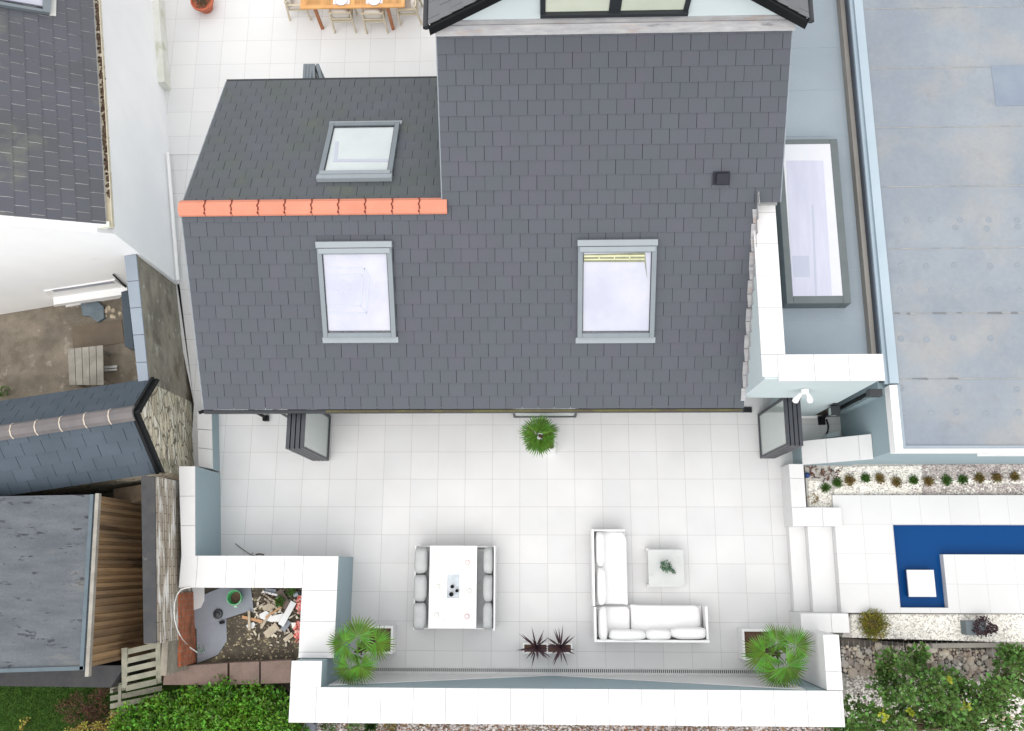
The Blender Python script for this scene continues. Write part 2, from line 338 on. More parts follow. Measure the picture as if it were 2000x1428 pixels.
m_red = M('red_plastic', (.80, .10, .07), (.70, .30, .25), scale=9, rough=.4)
m_chip = M('broken_wood', (.52, .45, .34), (.40, .34, .26), scale=8, rough=.9, isl=.2)
m_tan = M('tan_wood', (.50, .28, .15), rough=.8)
m_brownb = M('brown_board', (.17, .13, .11), (.12, .095, .08), scale=6, rough=.9)
m_hose = M('white_cable', (.80, .80, .78), rough=.5)
m_brown_mat = M('brown_mat', (.13, .105, .08), (.16, .13, .095), scale=3, rough=.95)
m_bluetarp = M('blue_grey_sheet', (.16, .20, .23), (.11, .145, .165), scale=4, rough=.45, stain=((.40, .44, .46), 8, .64, .5))
m_garden_cop = M('blue_grey_coping', (.275, .315, .37), (.25, .29, .34), scale=1.5, rough=.7, isl=.04)
m_drain = M('drain_steel', (.62, .63, .63), rough=.45, metallic=.3)
m_darkslot = M('drain_dark', (.10, .10, .10), rough=.9)
m_int = M('interior_floor', (.60, .585, .55), rough=.7)
m_blind = M('cream_blind', (.58, .62, .52), (.52, .56, .47), scale=1.2, rough=.5)

m_brick_w = tiles('whitewashed_brick', (.52, .46, .38), (.40, .34, .27), (.19, .16, .125), .34, .10, 0, 0, mortar=.010, dst=(1, .35, 2.2), axes='yz', offset=.5, rough=.95, bump=.4, vary=.5, noise_amt=.35, nscale=5,
                  dirt=[((.80, .80, .78), 4, .50, .75), ((.12, .10, .07), 2.4, .58, .5)])
m_brick_o = tiles('orange_brick', (.52, .14, .06), (.38, .11, .05), (.30, .24, .18), .22, .075, 0, 0, mortar=.008, axes='yz', offset=.5, rough=.95, bump=.8, noise_amt=.3, nscale=5,
                  dirt=[((.10, .07, .04), 3, .58, .6), ((.60, .58, .52), 4, .66, .7)])
def stonemat(name):
    m = bpy.data.materials.new(name); m.use_nodes = True; t = m.node_tree; N = t.nodes; L = t.links; b = N['Principled BSDF']; b.inputs['Roughness'].default_value = .95
    geo = N.new('ShaderNodeNewGeometry'); mp = N.new('ShaderNodeMapping'); mp.inputs['Scale'].default_value = (2.6, 2.7, 8.5); L.new(geo.outputs['Position'], mp.inputs['Vector'])
    ns = N.new('ShaderNodeTexNoise'); ns.inputs['Scale'].default_value = 3; L.new(geo.outputs['Position'], ns.inputs['Vector'])
    ad = N.new('ShaderNodeMix'); ad.data_type = 'RGBA'; ad.blend_type = 'ADD'; ad.inputs[0].default_value = .35; L.new(mp.outputs[0], ad.inputs[6]); L.new(ns.outputs['Color'], ad.inputs[7])
    v = N.new('ShaderNodeTexVoronoi'); v.inputs['Scale'].default_value = 1.0; L.new(ad.outputs[2], v.inputs['Vector'])
    e = N.new('ShaderNodeTexVoronoi'); e.feature = 'DISTANCE_TO_EDGE'; e.inputs['Scale'].default_value = 1.0; L.new(ad.outputs[2], e.inputs['Vector'])
    cr = N.new('ShaderNodeValToRGB'); cr.color_ramp.elements[0].color = (.38, .33, .24, 1); cr.color_ramp.elements[1].color = (.80, .76, .66, 1)
    x = cr.color_ramp.elements.new(.45); x.color = (.60, .54, .42, 1); x = cr.color_ramp.elements.new(.7); x.color = (.46, .43, .34, 1)
    sp = N.new('ShaderNodeSeparateColor'); L.new(v.outputs['Color'], sp.inputs[0]); L.new(sp.outputs[0], cr.inputs[0])
    n2 = N.new('ShaderNodeTexNoise'); n2.inputs['Scale'].default_value = 22; n2.inputs['Detail'].default_value = 8; L.new(geo.outputs['Position'], n2.inputs['Vector'])
    mr = N.new('ShaderNodeMapRange'); L.new(n2.outputs['Fac'], mr.inputs[0]); mr.inputs[1].default_value = .3; mr.inputs[2].default_value = .7; mr.inputs[3].default_value = .95; mr.inputs[4].default_value = 1.45
    hv = N.new('ShaderNodeHueSaturation'); L.new(mr.outputs[0], hv.inputs['Value']); L.new(cr.outputs[0], hv.inputs['Color'])
    n3 = N.new('ShaderNodeTexNoise'); n3.inputs['Scale'].default_value = 1.6; n3.inputs['Detail'].default_value = 6; L.new(geo.outputs['Position'], n3.inputs['Vector'])
    m3 = N.new('ShaderNodeMapRange'); L.new(n3.outputs['Fac'], m3.inputs[0]); m3.inputs[1].default_value = .56; m3.inputs[2].default_value = .66; m3.inputs[4].default_value = .6
    mx = N.new('ShaderNodeMix'); mx.data_type = 'RGBA'; L.new(m3.outputs[0], mx.inputs[0]); L.new(hv.outputs[0], mx.inputs[6]); mx.inputs[7].default_value = (.24, .24, .16, 1)
    m4 = N.new('ShaderNodeMapRange'); L.new(e.outputs['Distance'], m4.inputs[0]); m4.inputs[1].default_value = .0; m4.inputs[2].default_value = .07
    my = N.new('ShaderNodeMix'); my.data_type = 'RGBA'; L.new(m4.outputs[0], my.inputs[0]); my.inputs[6].default_value = (.13, .11, .08, 1); L.new(mx.outputs[2], my.inputs[7])
    L.new(my.outputs[2], b.inputs['Base Color'])
    bp = N.new('ShaderNodeBump'); bp.inputs['Strength'].default_value = .8; bp.inputs['Distance'].default_value = .03; L.new(m4.outputs[0], bp.inputs['Height']); L.new(bp.outputs[0], b.inputs['Normal'])
    return m
m_stonewall = stonemat('rubble_stone')

# water
m_water = bpy.data.materials.new('pool_water'); m_water.use_nodes = True
_b = m_water.node_tree.nodes['Principled BSDF']; _b.inputs['Base Color'].default_value = (.002, .050, .185, 1); _b.inputs['Roughness'].default_value = .25; _b.inputs['Specular IOR Level'].default_value = .12
_n = m_water.node_tree.nodes.new('ShaderNodeTexNoise'); _n.inputs['Scale'].default_value = 2.5
_bp = m_water.node_tree.nodes.new('ShaderNodeBump'); _bp.inputs['Strength'].default_value = .05; m_water.node_tree.links.new(_n.outputs['Fac'], _bp.inputs['Height']); m_water.node_tree.links.new(_bp.outputs[0], _b.inputs['Normal'])

# ---------------------------------------------------------------- slate roofing
def clip(poly, half):
    for (a, b, c) in half:                       # keep a*x+b*y <= c
        out = []
        for i in range(len(poly)):
            p, q = poly[i], poly[(i + 1) % len(poly)]
            dp, dq = a * p[0] + b * p[1] - c, a * q[0] + b * q[1] - c
            if dp <= 0: out.append(p)
            if dp * dq < 0:
                t = dp / (dp - dq); out.append((p[0] + t * (q[0] - p[0]), p[1] + t * (q[1] - p[1])))
        poly = out
        if len(poly) < 3: return []
    return poly
def convex_half(pts):
    n = len(pts); A = sum(pts[i][0] * pts[(i + 1) % n][1] - pts[(i + 1) % n][0] * pts[i][1] for i in range(n))
    if A < 0: pts = pts[::-1]
    H = []
    for i in range(n):
        p, q = pts[i], pts[(i + 1) % n]; a, b = q[1] - p[1], -(q[0] - p[0]); L = math.hypot(a, b) or 1
        H.append((a / L, b / L, (a * p[0] + b * p[1]) / L))
    return H
def slates(mb, O, u, v, regions, wd, ex, phase=0., gap=.0075, lift=.015, seed=1, jit=.0015):
    O = Vector(O); u = Vector(u).normalized(); v = Vector(v).normalized(); n = u.cross(v)
    if n.z < 0: n = -n
    for reg in regions:
        H = convex_half(reg); a0 = min(p[0] for p in reg); a1 = max(p[0] for p in reg); b0 = min(p[1] for p in reg); b1 = max(p[1] for p in reg)
        for k in range(math.floor(b0 / ex + 1e-6), math.ceil(b1 / ex - 1e-6)):
            off = phase + (wd / 2 if k % 2 else 0)
            for j in range(math.floor((a0 - off) / wd) - 1, math.ceil((a1 - off) / wd) + 1):
                r = random.Random(seed * 7919 + k * 1013 + j * 37)
                x0 = off + j * wd + gap / 2 + r.uniform(-jit, jit); x1 = off + (j + 1) * wd - gap / 2 + r.uniform(-jit, jit)
                y0 = k * ex + r.uniform(-.002, .002); y1 = (k + 1) * ex + .012
                P = clip([(x0, y0), (x1, y0), (x1, y1), (x0, y1)], H)
                if len(P) < 3: continue
                hj = r.uniform(0, .003)
                hh = lambda y: .004 + hj + lift * (1 - (y - k * ex) / ex)
                mb.tint = min(1, max(0, r.gauss(.5, .22)))
                if abs(mb.tint - .5) < 1e-5: mb.tint = .51
                top = [O + u * x + v * y + n * hh(y) for x, y in P]; bot = [p - n * .008 for p in top]; m = len(P)
                flip = (top[1] - top[0]).cross(top[2] - top[0]).dot(n) < 0
                vs = top + bot; fs = [list(range(m))] + [[i, m + i, m + (i + 1) % m, (i + 1) % m] for i in range(m)]
                if flip: fs = [f[::-1] for f in fs]
                mb.faces(vs, fs)
    mb.tint = .5
    return n

# ---------------------------------------------------------------- foliage helpers
def leaf(mb, c, d, nrm, L, W):
    d = d.normalized(); x = d.cross(nrm)
    if x.length < 1e-4: x = d.cross(Vector((1, 0, .3)))
    x.normalize(); n = x.cross(d)
    a = c; b = c + d * L * .5 + x * W / 2 + n * L * .08; e = c + d * L - n * L * .1; f = c + d * L * .5 - x * W / 2 + n * L * .08; m = c + d * L * .5
    mb.faces([a, b, e, f, m], [[0, 1, 4], [1, 2, 4], [2, 3, 4], [3, 0, 4]])
def rnd_dir(up=0.0):
    while True:
        v = Vector((random.uniform(-1, 1), random.uniform(-1, 1), random.uniform(-1, 1)))
        if .05 < v.length < 1: v.normalize(); v.z = v.z * (1 - up) + up; return v.normalized()
def leafball(mb, c, r, n, L, W, up=.3, rz=None, hollow=.45):
    c = Vector(c); rz = rz or r
    for _ in range(n):
        d = rnd_dir(); q = random.uniform(hollow, 1.0)
        p = c + Vector((d.x * r * q, d.y * r * q, d.z * rz * q))
        dd = (d * .6 + rnd_dir(up) * .8); nr = (rnd_dir(.75))
        s = random.uniform(.65, 1.25)
        leaf(mb, p, dd, nr, L * s, W * s)
def tuft(mb, c, n, L, W, spread=.9):
    c = Vector(c)
    for _ in range(n):
        a = random.uniform(0, 2 * pi); s = random.uniform(.1, 1) * spread
        d = Vector((cos(a) * s, sin(a) * s, 1 - .5 * s)); leaf(mb, c + Vector((cos(a), sin(a), 0)) * L * .15 * random.random(), d, Vector((-sin(a), cos(a), .2)), L * random.uniform(.6, 1.1), W)
def fan(mb, hub, direction, up, R, n=30, spread=300, droop=.18, fuse=.42, wfac=1.0):
    hub = Vector(hub); d = Vector(direction).normalized(); up = Vector(up).normalized()
    x = d; y = up.cross(d).normalized(); up = x.cross(y)
    st = radians(spread) / n
    for i in range(n):
        a = -radians(spread) / 2 + (i + .5) * st + random.uniform(-.1, .1) * st
        Ri = R * (1 - .24 * (abs(a) / pi)) * random.uniform(.86, 1.06)
        def pt(r, da, h=0): return hub + (x * cos(a + da) + y * sin(a + da)) * r * Ri - up * (droop * Ri * r * r * (1 + .35 * math.cos(a * 5))) + up * h
        hw = st * .5 * wfac
        m1 = fuse
        pts = [pt(0.02, 0), pt(m1, -hw * .98, 0), pt(m1, 0, .05 * Ri), pt(m1, hw * .98, 0), pt(.8, -hw * .40, 0), pt(.8, 0, .015 * Ri), pt(.8, hw * .40, 0), pt(1.0, 0, -.03 * Ri)]
        mb.faces(pts, [[0, 1, 2], [0, 2, 3], [1, 4, 5, 2], [2, 5, 6, 3], [4, 7, 5], [5, 7, 6]])

def pebbles(poly, z, n, r0, r1, mb, h=.6):
    H = convex_half(poly); xs = [p[0] for p in poly]; ys = [p[1] for p in poly]; k = 0
    while k < n:
        x = random.uniform(min(xs), max(xs)); y = random.uniform(min(ys), max(ys))
        if any(a * x + b * y > c for a, b, c in H): continue
        k += 1; r = random.uniform(r0, r1); a0 = random.uniform(0, pi); el = random.uniform(.55, 1)
        ring = [(x + r * cos(a0 + t * pi / 3 * 1) * random.uniform(.8, 1.1), y + r * el * sin(a0 + t * pi / 3) * random.uniform(.8, 1.1), z + random.uniform(0, r * .3)) for t in range(6)]
        mb.faces(ring + [(x + random.uniform(-.3, .3) * r, y + random.uniform(-.3, .3) * r, z + r * h)], [[t, (t + 1) % 6, 6] for t in range(6)])

# ================================================================ SETTING
mb = MB(); mb.poly([(-60, -60, -.30), (60, -60, -.30), (60, 60, -.30), (-60, 60, -.30)])
struct(mb.build('ground', m_gravelbrown))
# terrace and side path share one level
mb = MB(); mb.prism([(-6.9, -2.9), (6.2, -2.9), (6.2, 0.1), (7.2, 0.1), (7.2, 2.6), (5.6, 2.6), (5.6, 3.2), (-6.9, 3.2)], -.25, 0.0)
struct(mb.build('terrace', m_terrace))
mb = MB(); q = pp(.0, [(388, 800), (330, 555), (312, 300), (304, 172)]); q = [(-6.9, 1.2)] + [(-7.33, 1.4), (-7.36, 2.9)] + q[1:] + [(-5.0, 10.3), (-5.0, 3.2), (-6.9, 3.2)]
mb.prism(q[:-3] + [(-8.72, 9.0), (-4.9, 9.0), (-4.9, 3.201), (-6.9, 3.201)], -.25, .004)
struct(mb.build('side_path', m_strip))
mb = MB(); mb.prism([(-9.4, 9.001), (-1.2, 9.001), (-1.2, 15.0), (-9.4, 15.0)], -.24, [.006, .006, .15, .15]) if False else mb.prism([(-9.4, 9.001), (-1.2, 9.001), (-1.2, 15.0), (-9.4, 15.0)], -.24, .02)
struct(mb.build('front_patio', m_patio))
# neighbour's concrete yard
mb = MB(); mb.prism([(-20, 2.0), (-7.6, 2.0), (-7.6, 6.2), (-20, 6.2)], -.28, -.05)
struct(mb.build('concrete_yard', m_conc))
# lawn
mb = MB(); mb.prism([(-20, -8), (-7.4, -8), (-7.0, -2.9), (-20, -2.9)], -.28, -.02)
struct(mb.build('lawn_soil', m_lawnbase))
# ---- pool deck, water
DZ = .60
xr1, xr2, xr3 = U(1541, 1110, 0).x, U(1583, 1110, .4).x, U(1637, 1110, .6).x
ydN, ydS = U(1900, 967, DZ).y, U(1900, 1198, DZ).y
pw = {k: U(*v, DZ) for k, v in dict(tl=(1744, 1025), jl=(1842, 1083), bl=(1758, 1187), br=(1851, 1187)).items()}
wx0, wx1, wyN, wyI, wyS = pw['tl'].x, pw['jl'].x, pw['tl'].y, pw['jl'].y, pw['bl'].y
mb = MB(); xe = 14.0
mb.box(xr3, wx0, ydS, ydN, -.2, DZ); mb.box(wx0, xe, wyN, ydN, -.2, DZ); mb.box(wx0, wx1, ydS, wyS, -.2, DZ); mb.box(wx1, xe, ydS, wyI, -.2, DZ)
struct(mb.build('pool_deck', m_deck))
mb = MB(); mb.box(wx0, wx1, wyS, wyN, .1, .43); mb.box(wx1, xe, wyI, wyN, .1, .43)
struct(mb.build('water', m_water))
s0, s1 = U(1771, 1113, DZ), U(1829, 1166, DZ)
mb = MB(); mb.box(s0.x, s1.x, s1.y, s0.y, .2, DZ)
st = thing('stepping_stone', 'square white stepping slab standing alone in the blue pool', 'stepping stone', ((s0.x + s1.x) / 2, (s0.y + s1.y) / 2, .1))
mb = MB(); mb.box(s0.x, s1.x, s1.y, s0.y, DZ - .04, DZ); mb.build('slab', m_coping, st, bevel=.004)
mb = MB(); mb.box(s0.x + .01, s1.x - .01, s1.y + .01, s0.y - .01, .1, DZ - .04); mb.build('pedestal', M('dark_blue_lining', (.008, .05, .17), rough=.5), st)
# steps from terrace up to the deck
t = thing('garden_steps', 'white tiled steps rising from the terrace to the pool deck', 'steps', (xr1, -.7, 0))
mb = MB(); mb.box(xr1, xr2 - .001, ydS, U(1600, 1027, .7).y - .002, 0.004, .2); mb.build('step', m_step, t, bevel=.004)
mb = MB(); mb.box(xr2, xr3 - .002, ydS, U(1600, 1027, .7).y - .002, 0.004, .4); mb.build('step', m_step, t, bevel=.004)

# gravel beds
bedN = pp(.52, [(1572, 905), (2200, 890), (2200, 969), (1625, 969), (1625, 992), (1578, 995)])
mb = MB(); mb.prism(bedN, -.2, .50); struct(mb.build('gravel_bed', m_bedbase))
bedS = pp(.52, [(1662, 1199), (2200, 1199), (2200, 1262), (1645, 1245)])
mb = MB(); mb.prism(bedS, -.2, .50); struct(mb.build('gravel_bed', m_bedbase))
low = pp(.1, [(1640, 1300), (2300, 1300), (2300, 1600), (1640, 1600)])
mb = MB(); mb.prism(low, -.28, .08); struct(mb.build('gravel_bed', m_bedbase))
mb = MB()
pebbles(pp(.52, [(1630, 912), (2010, 908), (2010, 965), (1630, 966)]), .50, 3600, .012, .03, mb)
pebbles(pp(.52, [(1632, 912), (1800, 910), (1800, 966), (1630, 966)]), .51, 1800, .014, .03, mb)
pebbles(pp(.52, [(1580, 940), (1625, 940), (1625, 990), (1582, 992)]), .50, 500, .012, .03, mb)
pebbles(pp(.52, [(1664, 1201), (2010, 1201), (2010, 1255), (1664, 1245)]), .50, 4200, .012, .028, mb)
pebbles(pp(.1, [(1655, 1312), (2010, 1322), (2010, 1440), (1655, 1400)]), .09, 4200, .015, .032, mb)
struct(mb.build('white_gravel', m_pebble), 'stuff', 'white pebbles spread over the garden beds', 'gravel')
mb = MB()
pebbles(pp(.52, [(1800, 908), (2010, 905), (2010, 940), (1800, 935)]), .51, 1500, .012, .028, mb)
pebbles(pp(.52, [(1780, 945), (2010, 945), (2010, 966), (1780, 966)]), .51, 800, .012, .028, mb)
pebbles(pp(.52, [(1630, 912), (1800, 908), (1800, 966), (1630, 966)]), .51, 500, .01, .022, mb)
pebbles(pp(.1, [(1650, 1300), (2010, 1320), (2010, 1440), (1650, 1440)]), .10, 1300, .012, .03, mb)
pebbles(pp(-.28, [(560, 1405), (1660, 1405), (1660, 1440), (560, 1440)]), -.29, 5200, .012, .035, mb)
struct(mb.build('mixed_gravel', m_pebble_d), 'stuff', 'brown and grey gravel scattered over the beds and beyond the front wall', 'gravel')

# grass blades of the lawn
mb = MB()
H_ = pp(0, [(0, 1335), (230, 1335), (260, 1440), (-10, 1440)])
hh_ = convex_half(H_)
for _ in range(9000):
    x = random.uniform(min(p[0] for p in H_), max(p[0] for p in H_)); y = random.uniform(min(p[1] for p in H_), max(p[1] for p in H_))
    a = random.uniform(0, 2 * pi); l = random.uniform(.03, .06); s = .008
    mb.faces([(x - s, y, -.02), (x + s, y, -.02), (x + cos(a) * l * .7, y + sin(a) * l * .7, -.02 + l)], [[0, 1, 2]])
struct(mb.build('lawn_grass', m_grass), 'stuff', 'short green lawn below the charcoal roofed shed', 'grass')

# ================================================================ MAIN HOUSE
house = thing('slate_roofed_house', 'large white house with blue grey slate roof, roof windows and orange ridge tiles', 'house', (0, 5.8, 0))
PH = radians(28.5); EY, EZ = 2.335, 2.50
vS = Vector((0, cos(PH), sin(PH))); nS = Vector((0, -sin(PH), cos(PH))); OS = Vector((0, EY, EZ))
RY = 5.77; vr = (RY - EY) / cos(PH); RZ = EZ + vr * sin(PH)
split = 15 * .2605
TY = 8.35; vt = (TY - EY) / cos(PH); TZ = EZ + vt * sin(PH)
XL, XV, XP, XR = -6.14, -1.31, 4.37, 4.79
mb = MB()
slates(mb, OS, (1, 0, 0), vS, [[(XL, 0), (XP, 0), (XP, vr), (XL, vr)], [(XV, vr), (XP, vr), (XP, split), (XV, split)], [(XV, split), (XR, split), (XR, vt), (XV, vt)]], .3135, .2605, phase=.10, seed=3)
roof = mb.build('roof', m_slate, house)
mb = MB()
def onS(x, v, h=0): return OS + Vector((x, 0, 0)) + vS * v + nS * h
mb.slab([onS(XL + .03, .03), onS(XP - .01, .03), onS(XP - .01, vr), onS(XL + .03, vr)], nS, -.12, -.008)
mb.slab([onS(XV + .02, vr + .002), onS(XP - .01, vr + .002), onS(XP - .01, split), onS(XV + .02, split)], nS, -.12, -.008)
mb.slab([onS(XV + .02, split + .002), onS(XR - .02, split + .002), onS(XR - .02, vt), onS(XV + .02, vt)], nS, -.12, -.008)
mb.build('roof_deck', m_under, roof)
# north slope
NY, NZ = 9.32, 2.70
vN = Vector((0, RY - NY, RZ - NZ)); LN = vN.length; vN.normalize(); nN = Vector((0, -vN.z, vN.y)); nN = -nN if nN.z < 0 else nN
mb = MB()
slates(mb, (0, NY, NZ), (1, 0, 0), vN, [[(XL, 0), (XV - .02, 0), (XV - .02, LN), (XL, LN)]], .3135, .2605, phase=.05, seed=5)
roofn = mb.build('roof', m_slate_n, house)
mb = MB(); ON = Vector((0, NY, NZ))
def onN(x, v, h=0): return ON + Vector((x, 0, 0)) + vN * v + nN * h
mb.slab([onN(XL + .03, .03), onN(XV - .04, .03), onN(XV - .04, LN), onN(XL + .03, LN)], nN, -.12, -.008)
mb.build('roof_deck', m_under, roofn)
# ridge tiles: ten angular terracotta tiles
mb = MB(); clips = []; xs_ = [-6.17 + i * .4935 for i in range(10)] + [-1.22]
prof = [(-.155, -.075), (-.145, -.03), (-.07, .045), (.07, .045), (.145, -.03), (.155, -.075)]
for i in range(10):
    a, b = xs_[i] + .006, xs_[i + 1] - .006
    vs = [(x, RY - .0 + y, RZ + .045 + z) for x in (a, b) for y, z in prof]
    mb.faces(vs, [[k, k + 1, 7 + k, 6 + k] for k in range(5)] + [[5, 4, 3, 2, 1, 0], [6, 7, 8, 9, 10, 11]])
    if i:
        mj = MB(); clips.append(mj)
        for k, (y, z) in enumerate([(-.11, .01), (-.06, .046), (0, .050), (.06, .046), (.11, .01)]):
            mj.box(xs_[i] - .012 + (.01 if k % 2 else -.008), xs_[i] + .012 + (.01 if k % 2 else -.008), RY + y - .028, RY + y + .028, RZ + .045 + z - .03, RZ + .045 + z + .004)
rt = mb.build('ridge_tiles', m_orange, house)
for mj in clips: mj.build('ridge_clip', m_orange_d, rt)
# verge trim, gutter
m_verge = M('verge_grey', (.22, .25, .28), rough=.6)
for a in ([onS(XL - .02, 0), onS(XL, 0), onS(XL, vr), onS(XL - .02, vr)], [onS(XV - .02, vr + .05), onS(XV, vr + .05), onS(XV, vt), onS(XV - .02, vt)], [onS(XR, split), onS(XR + .02, split), onS(XR + .02, vt), onS(XR, vt)]):
    mb = MB(); mb.slab(a, nS, -.14, .012); mb.build('verge_trim', m_verge, house)
mb = MB(); mb.slab([onN(XL - .02, 0), onN(XL, 0), onN(XL, LN), onN(XL - .02, LN)], nN, -.14, .012); mb.build('verge_trim', m_verge, house)
mb = MB(); mb.box(XL - .02, XP, EY - .075, EY - .008, EZ - .12, EZ - .03)
gut = mb.build('gutter', m_anth, house)
mb = MB(); mb.box(XL + 2.4, XP - .02, EY - .062, EY - .02, EZ - .03, EZ - .022); mb.build('moss', M('gutter_moss', (.10, .082, .055), (.13, .125, .05), scale=3, rough=1, fine=.3, bscale=40), gut)
mb = MB(); mb.box(XL - .02, XV - .03, NY + .01, NY + .08, NZ - .12, NZ - .03); mb.build('gutter', m_anth, house)
# downpipe at south west corner
p = U(521, 818, 0)
mb = MB(); mb.tube([(p.x, p.y + .02, .0), (p.x, p.y + .02, 2.1), (p.x - .6, EY - .05, 2.4)], .035, 10); mb.box(p.x - .06, p.x + .06, p.y - .06, p.y + .06, 0.004, .12)
mb.build('downpipe', m_black, house)
# walls
mb = MB()
mb.box(-6.0, -5.8, 2.65, 9.1, 0, 2.45); mb.box(-5.8, -5.1, 2.66, 2.86, 0, 2.45)
mb.box(-5.8, XV - .05, 8.92, 9.1, .15, 2.45)
# gable wall on west
mb.prism([(-6.0, 2.65), (-5.8, 2.65), (-5.8, 5.77), (-6.0, 5.77)], 2.45, [2.5, 2.5, RZ - .16, RZ - .16])
mb.prism([(-6.0, 5.77), (-5.8, 5.77), (-5.8, 9.1), (-6.0, 9.1)], 2.45, [RZ - .16, RZ - .16, 2.68, 2.68])
# cheek wall where the tall roof rises above the north slope, and the tall part's body
mb.prism([(XV + .03, 5.8), (XV + .2, 5.8), (XV + .2, 8.6), (XV + .03, 8.6)], 0.2, [RZ - .16, RZ - .16, TZ - .05, TZ - .05])
mb.prism([(XR - .25, 5.9), (XR - .05, 5.9), (XR - .05, 8.6), (XR - .25, 8.6)], 0.2, [RZ - .2, RZ - .2, TZ - .05, TZ - .05])
mb.box(4.2, 4.36, 2.72, 5.9, 2.3, 2.6)
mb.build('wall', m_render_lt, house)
mb = MB(); mb.box(-5.8, 4.2, 2.9, 2.96, .004, .03); mb.box(-5.8, 5.5, 3.0, 8.9, .0, .012); mb.build('interior_floor', m_int, house)
mb = MB(); mb.box(-5.8, 4.6, 6.2, 6.3, .02, 2.6); mb.build('interior_wall', m_whitetrim, house)
# fixed head and sill tracks of the doors
mb = MB(); mb.box(-4.7, 5.12, 2.66, 2.78, .004, .03); mb.box(-5.1, 4.38, 2.60, 2.72, 2.20, 2.42)
for yy in (2.675, 2.71, 2.745): mb.box(-4.7, 5.12, yy, yy + .012, .031, .045)
mb.build('door_track', m_anth, house)
def leafdoor(x0, x1, y0, y1, zt, parent, glassmat, name='door'):
    "door leaf in the plane x = const, y0 < y1"
    f = MB(); k = .055
    f.box(x0, x1, y0, y0 + k, .03, zt); f.box(x0, x1, y1 - k, y1, .03, zt)
    f.box(x0, x1, y0 + k + .001, y1 - k - .001, .03, .11); f.box(x0, x1, y0 + k + .001, y1 - k - .001, zt - k, zt)
    d = f.build(name, m_anth_l, parent, bevel=.005)
    g = MB(); xm = (x0 + x1) / 2; g.box(xm - .012, xm + .012, y0 + k, y1 - k, .11, zt - k); g.build('glass_pane', glassmat, d)
    return d
ZT = 2.17
for i in range(4): leafdoor(-4.585 + i * .096, -4.585 + i * .096 + .075, 1.60, 2.60, ZT, house, m_glass)
for i in range(4): leafdoor(5.235 + i * .085, 5.235 + i * .085 + .068, 1.64, 2.62, ZT, house, m_glass)
# slanted leaf still folding towards the track on the right
mb = MB(); mb.bar((4.98, 2.66, ZT - .03), (5.24, 2.62, ZT - .03), .05, .06); mb.build('door', m_anth, house)
# fixed glazed leaves: middle one, left end one
def frontleaf(x0, x1, y, zt, parent):
    f = MB(); k = .05
    f.box(x0, x0 + k, y - .03, y + .03, .03, zt); f.box(x1 - k, x1, y - .03, y + .03, .03, zt); f.box(x0 + k, x1 - k, y - .028, y + .028, .03, .09); f.box(x0 + k, x1 - k, y - .028, y + .028, zt - k, zt)
    d = f.build('door', m_anth, parent); g = MB(); g.box(x0 + k, x1 - k, y - .01, y + .01, .09, zt - k); g.build('glass_pane', m_glass, d)
frontleaf(U(1003, 814).x, U(1125, 814).x, U(1003, 814).y, 2.17, house)
frontleaf(-5.15, -4.62, 2.56, 2.17, house)
# doors on the north side, folded out over the front patio
def ndoor(a, b):
    f = MB(); a = Vector(a); b = Vector(b)
    for z in (.20, 2.12): f.bar((a.x, a.y, z), (b.x, b.y, z), .06, .09)
    for q_ in (a, b): f.bar((q_.x, q_.y, .155), (q_.x, q_.y, 2.16), .06, .06)
    d = f.build('door', m_frame, house); g = MB(); g.bar((a.x, a.y, 1.16), (b.x, b.y, 1.16), .02, 1.85); g.build('glass_pane', m_glass, d)
ya = U(600, 127, 2.16).y
for px in (595, 601, 607): x_ = U(px, 130, 2.16).x; ndoor((x_, ya), (x_ + .01, 9.0))
ndoor((U(609, 130, 2.16).x + .03, ya), (U(617, 150, 2.16).x + .02, 9.0)); ndoor((U(614, 130, 2.16).x + .06, ya), (U(622, 150, 2.16).x + .24, 9.0))

# roof windows
def roof_window(P, vdir, ndir, x0, x1, v0, v1, parent, on, kind):
    k = .09; lf = .10
    def q(a, b, c, d): return [on(a, c), on(b, c), on(b, d), on(a, d)]
    f = MB()
    f.slab(q(x0, x0 + k, v0 + .10, v1 - .12), ndir, 0, lf); f.slab(q(x1 - k, x1, v0 + .10, v1 - .12), ndir, 0, lf)
    f.slab(q(x0 + k + .002, x1 - k - .002, v0 + .10, v0 + .10 + k), ndir, 0, lf - .004)
    f.slab(q(x0 + k + .002, x1 - k - .002, v1 - .24, v1 - .12), ndir, 0, lf - .004)
    w_ = f.build('roof_window', m_frame, parent, bevel=.006)
    g = MB(); g.slab(q(x0 + k, x1 - k, v0 + .10 + k, v1 - .24), ndir, 0.01, .055); g.build('glass_pane', m_pane if kind != 'north' else m_pane_n, w_)
    h = MB(); h.slab(q(x0 - .012, x1 + .012, v1 - .115, v1), ndir, .02, lf + .02); h.slab(q(x0 + .03, x1 - .03, v1 - .22, v1 - .125), ndir, lf, lf + .025); h.build('hood', m_frame_l, w_, bevel=.008)
    s = MB(); s.slab(q(x0 - .03, x1 + .03, v0 - .02, v0 + .09), ndir, .016, .035); s.build('flashing', m_frame_l, w_)
    l = MB()
    for (a, b, c, d) in ((x0 + k + .004, x0 + k + .014, v0 + .10 + k, v1 - .24), (x1 - k - .014, x1 - k - .004, v0 + .10 + k, v1 - .24), (x0 + .03, x1 - .03, v0 + .115 + k, v0 + .13 + k)):
        l.slab(q(a, b, c, d), ndir, .056, .075)
    l.build('glazing_bead', m_anth, w_)
    return w_
vv = lambda y: (y - EY) / cos(PH)
w1 = roof_window(OS, vS, nS, -3.66, -2.27, vv(3.53), vv(5.22), house, onS, 'south')
mk = MB()    # panelled reflection drawn as thin bars on the left pane
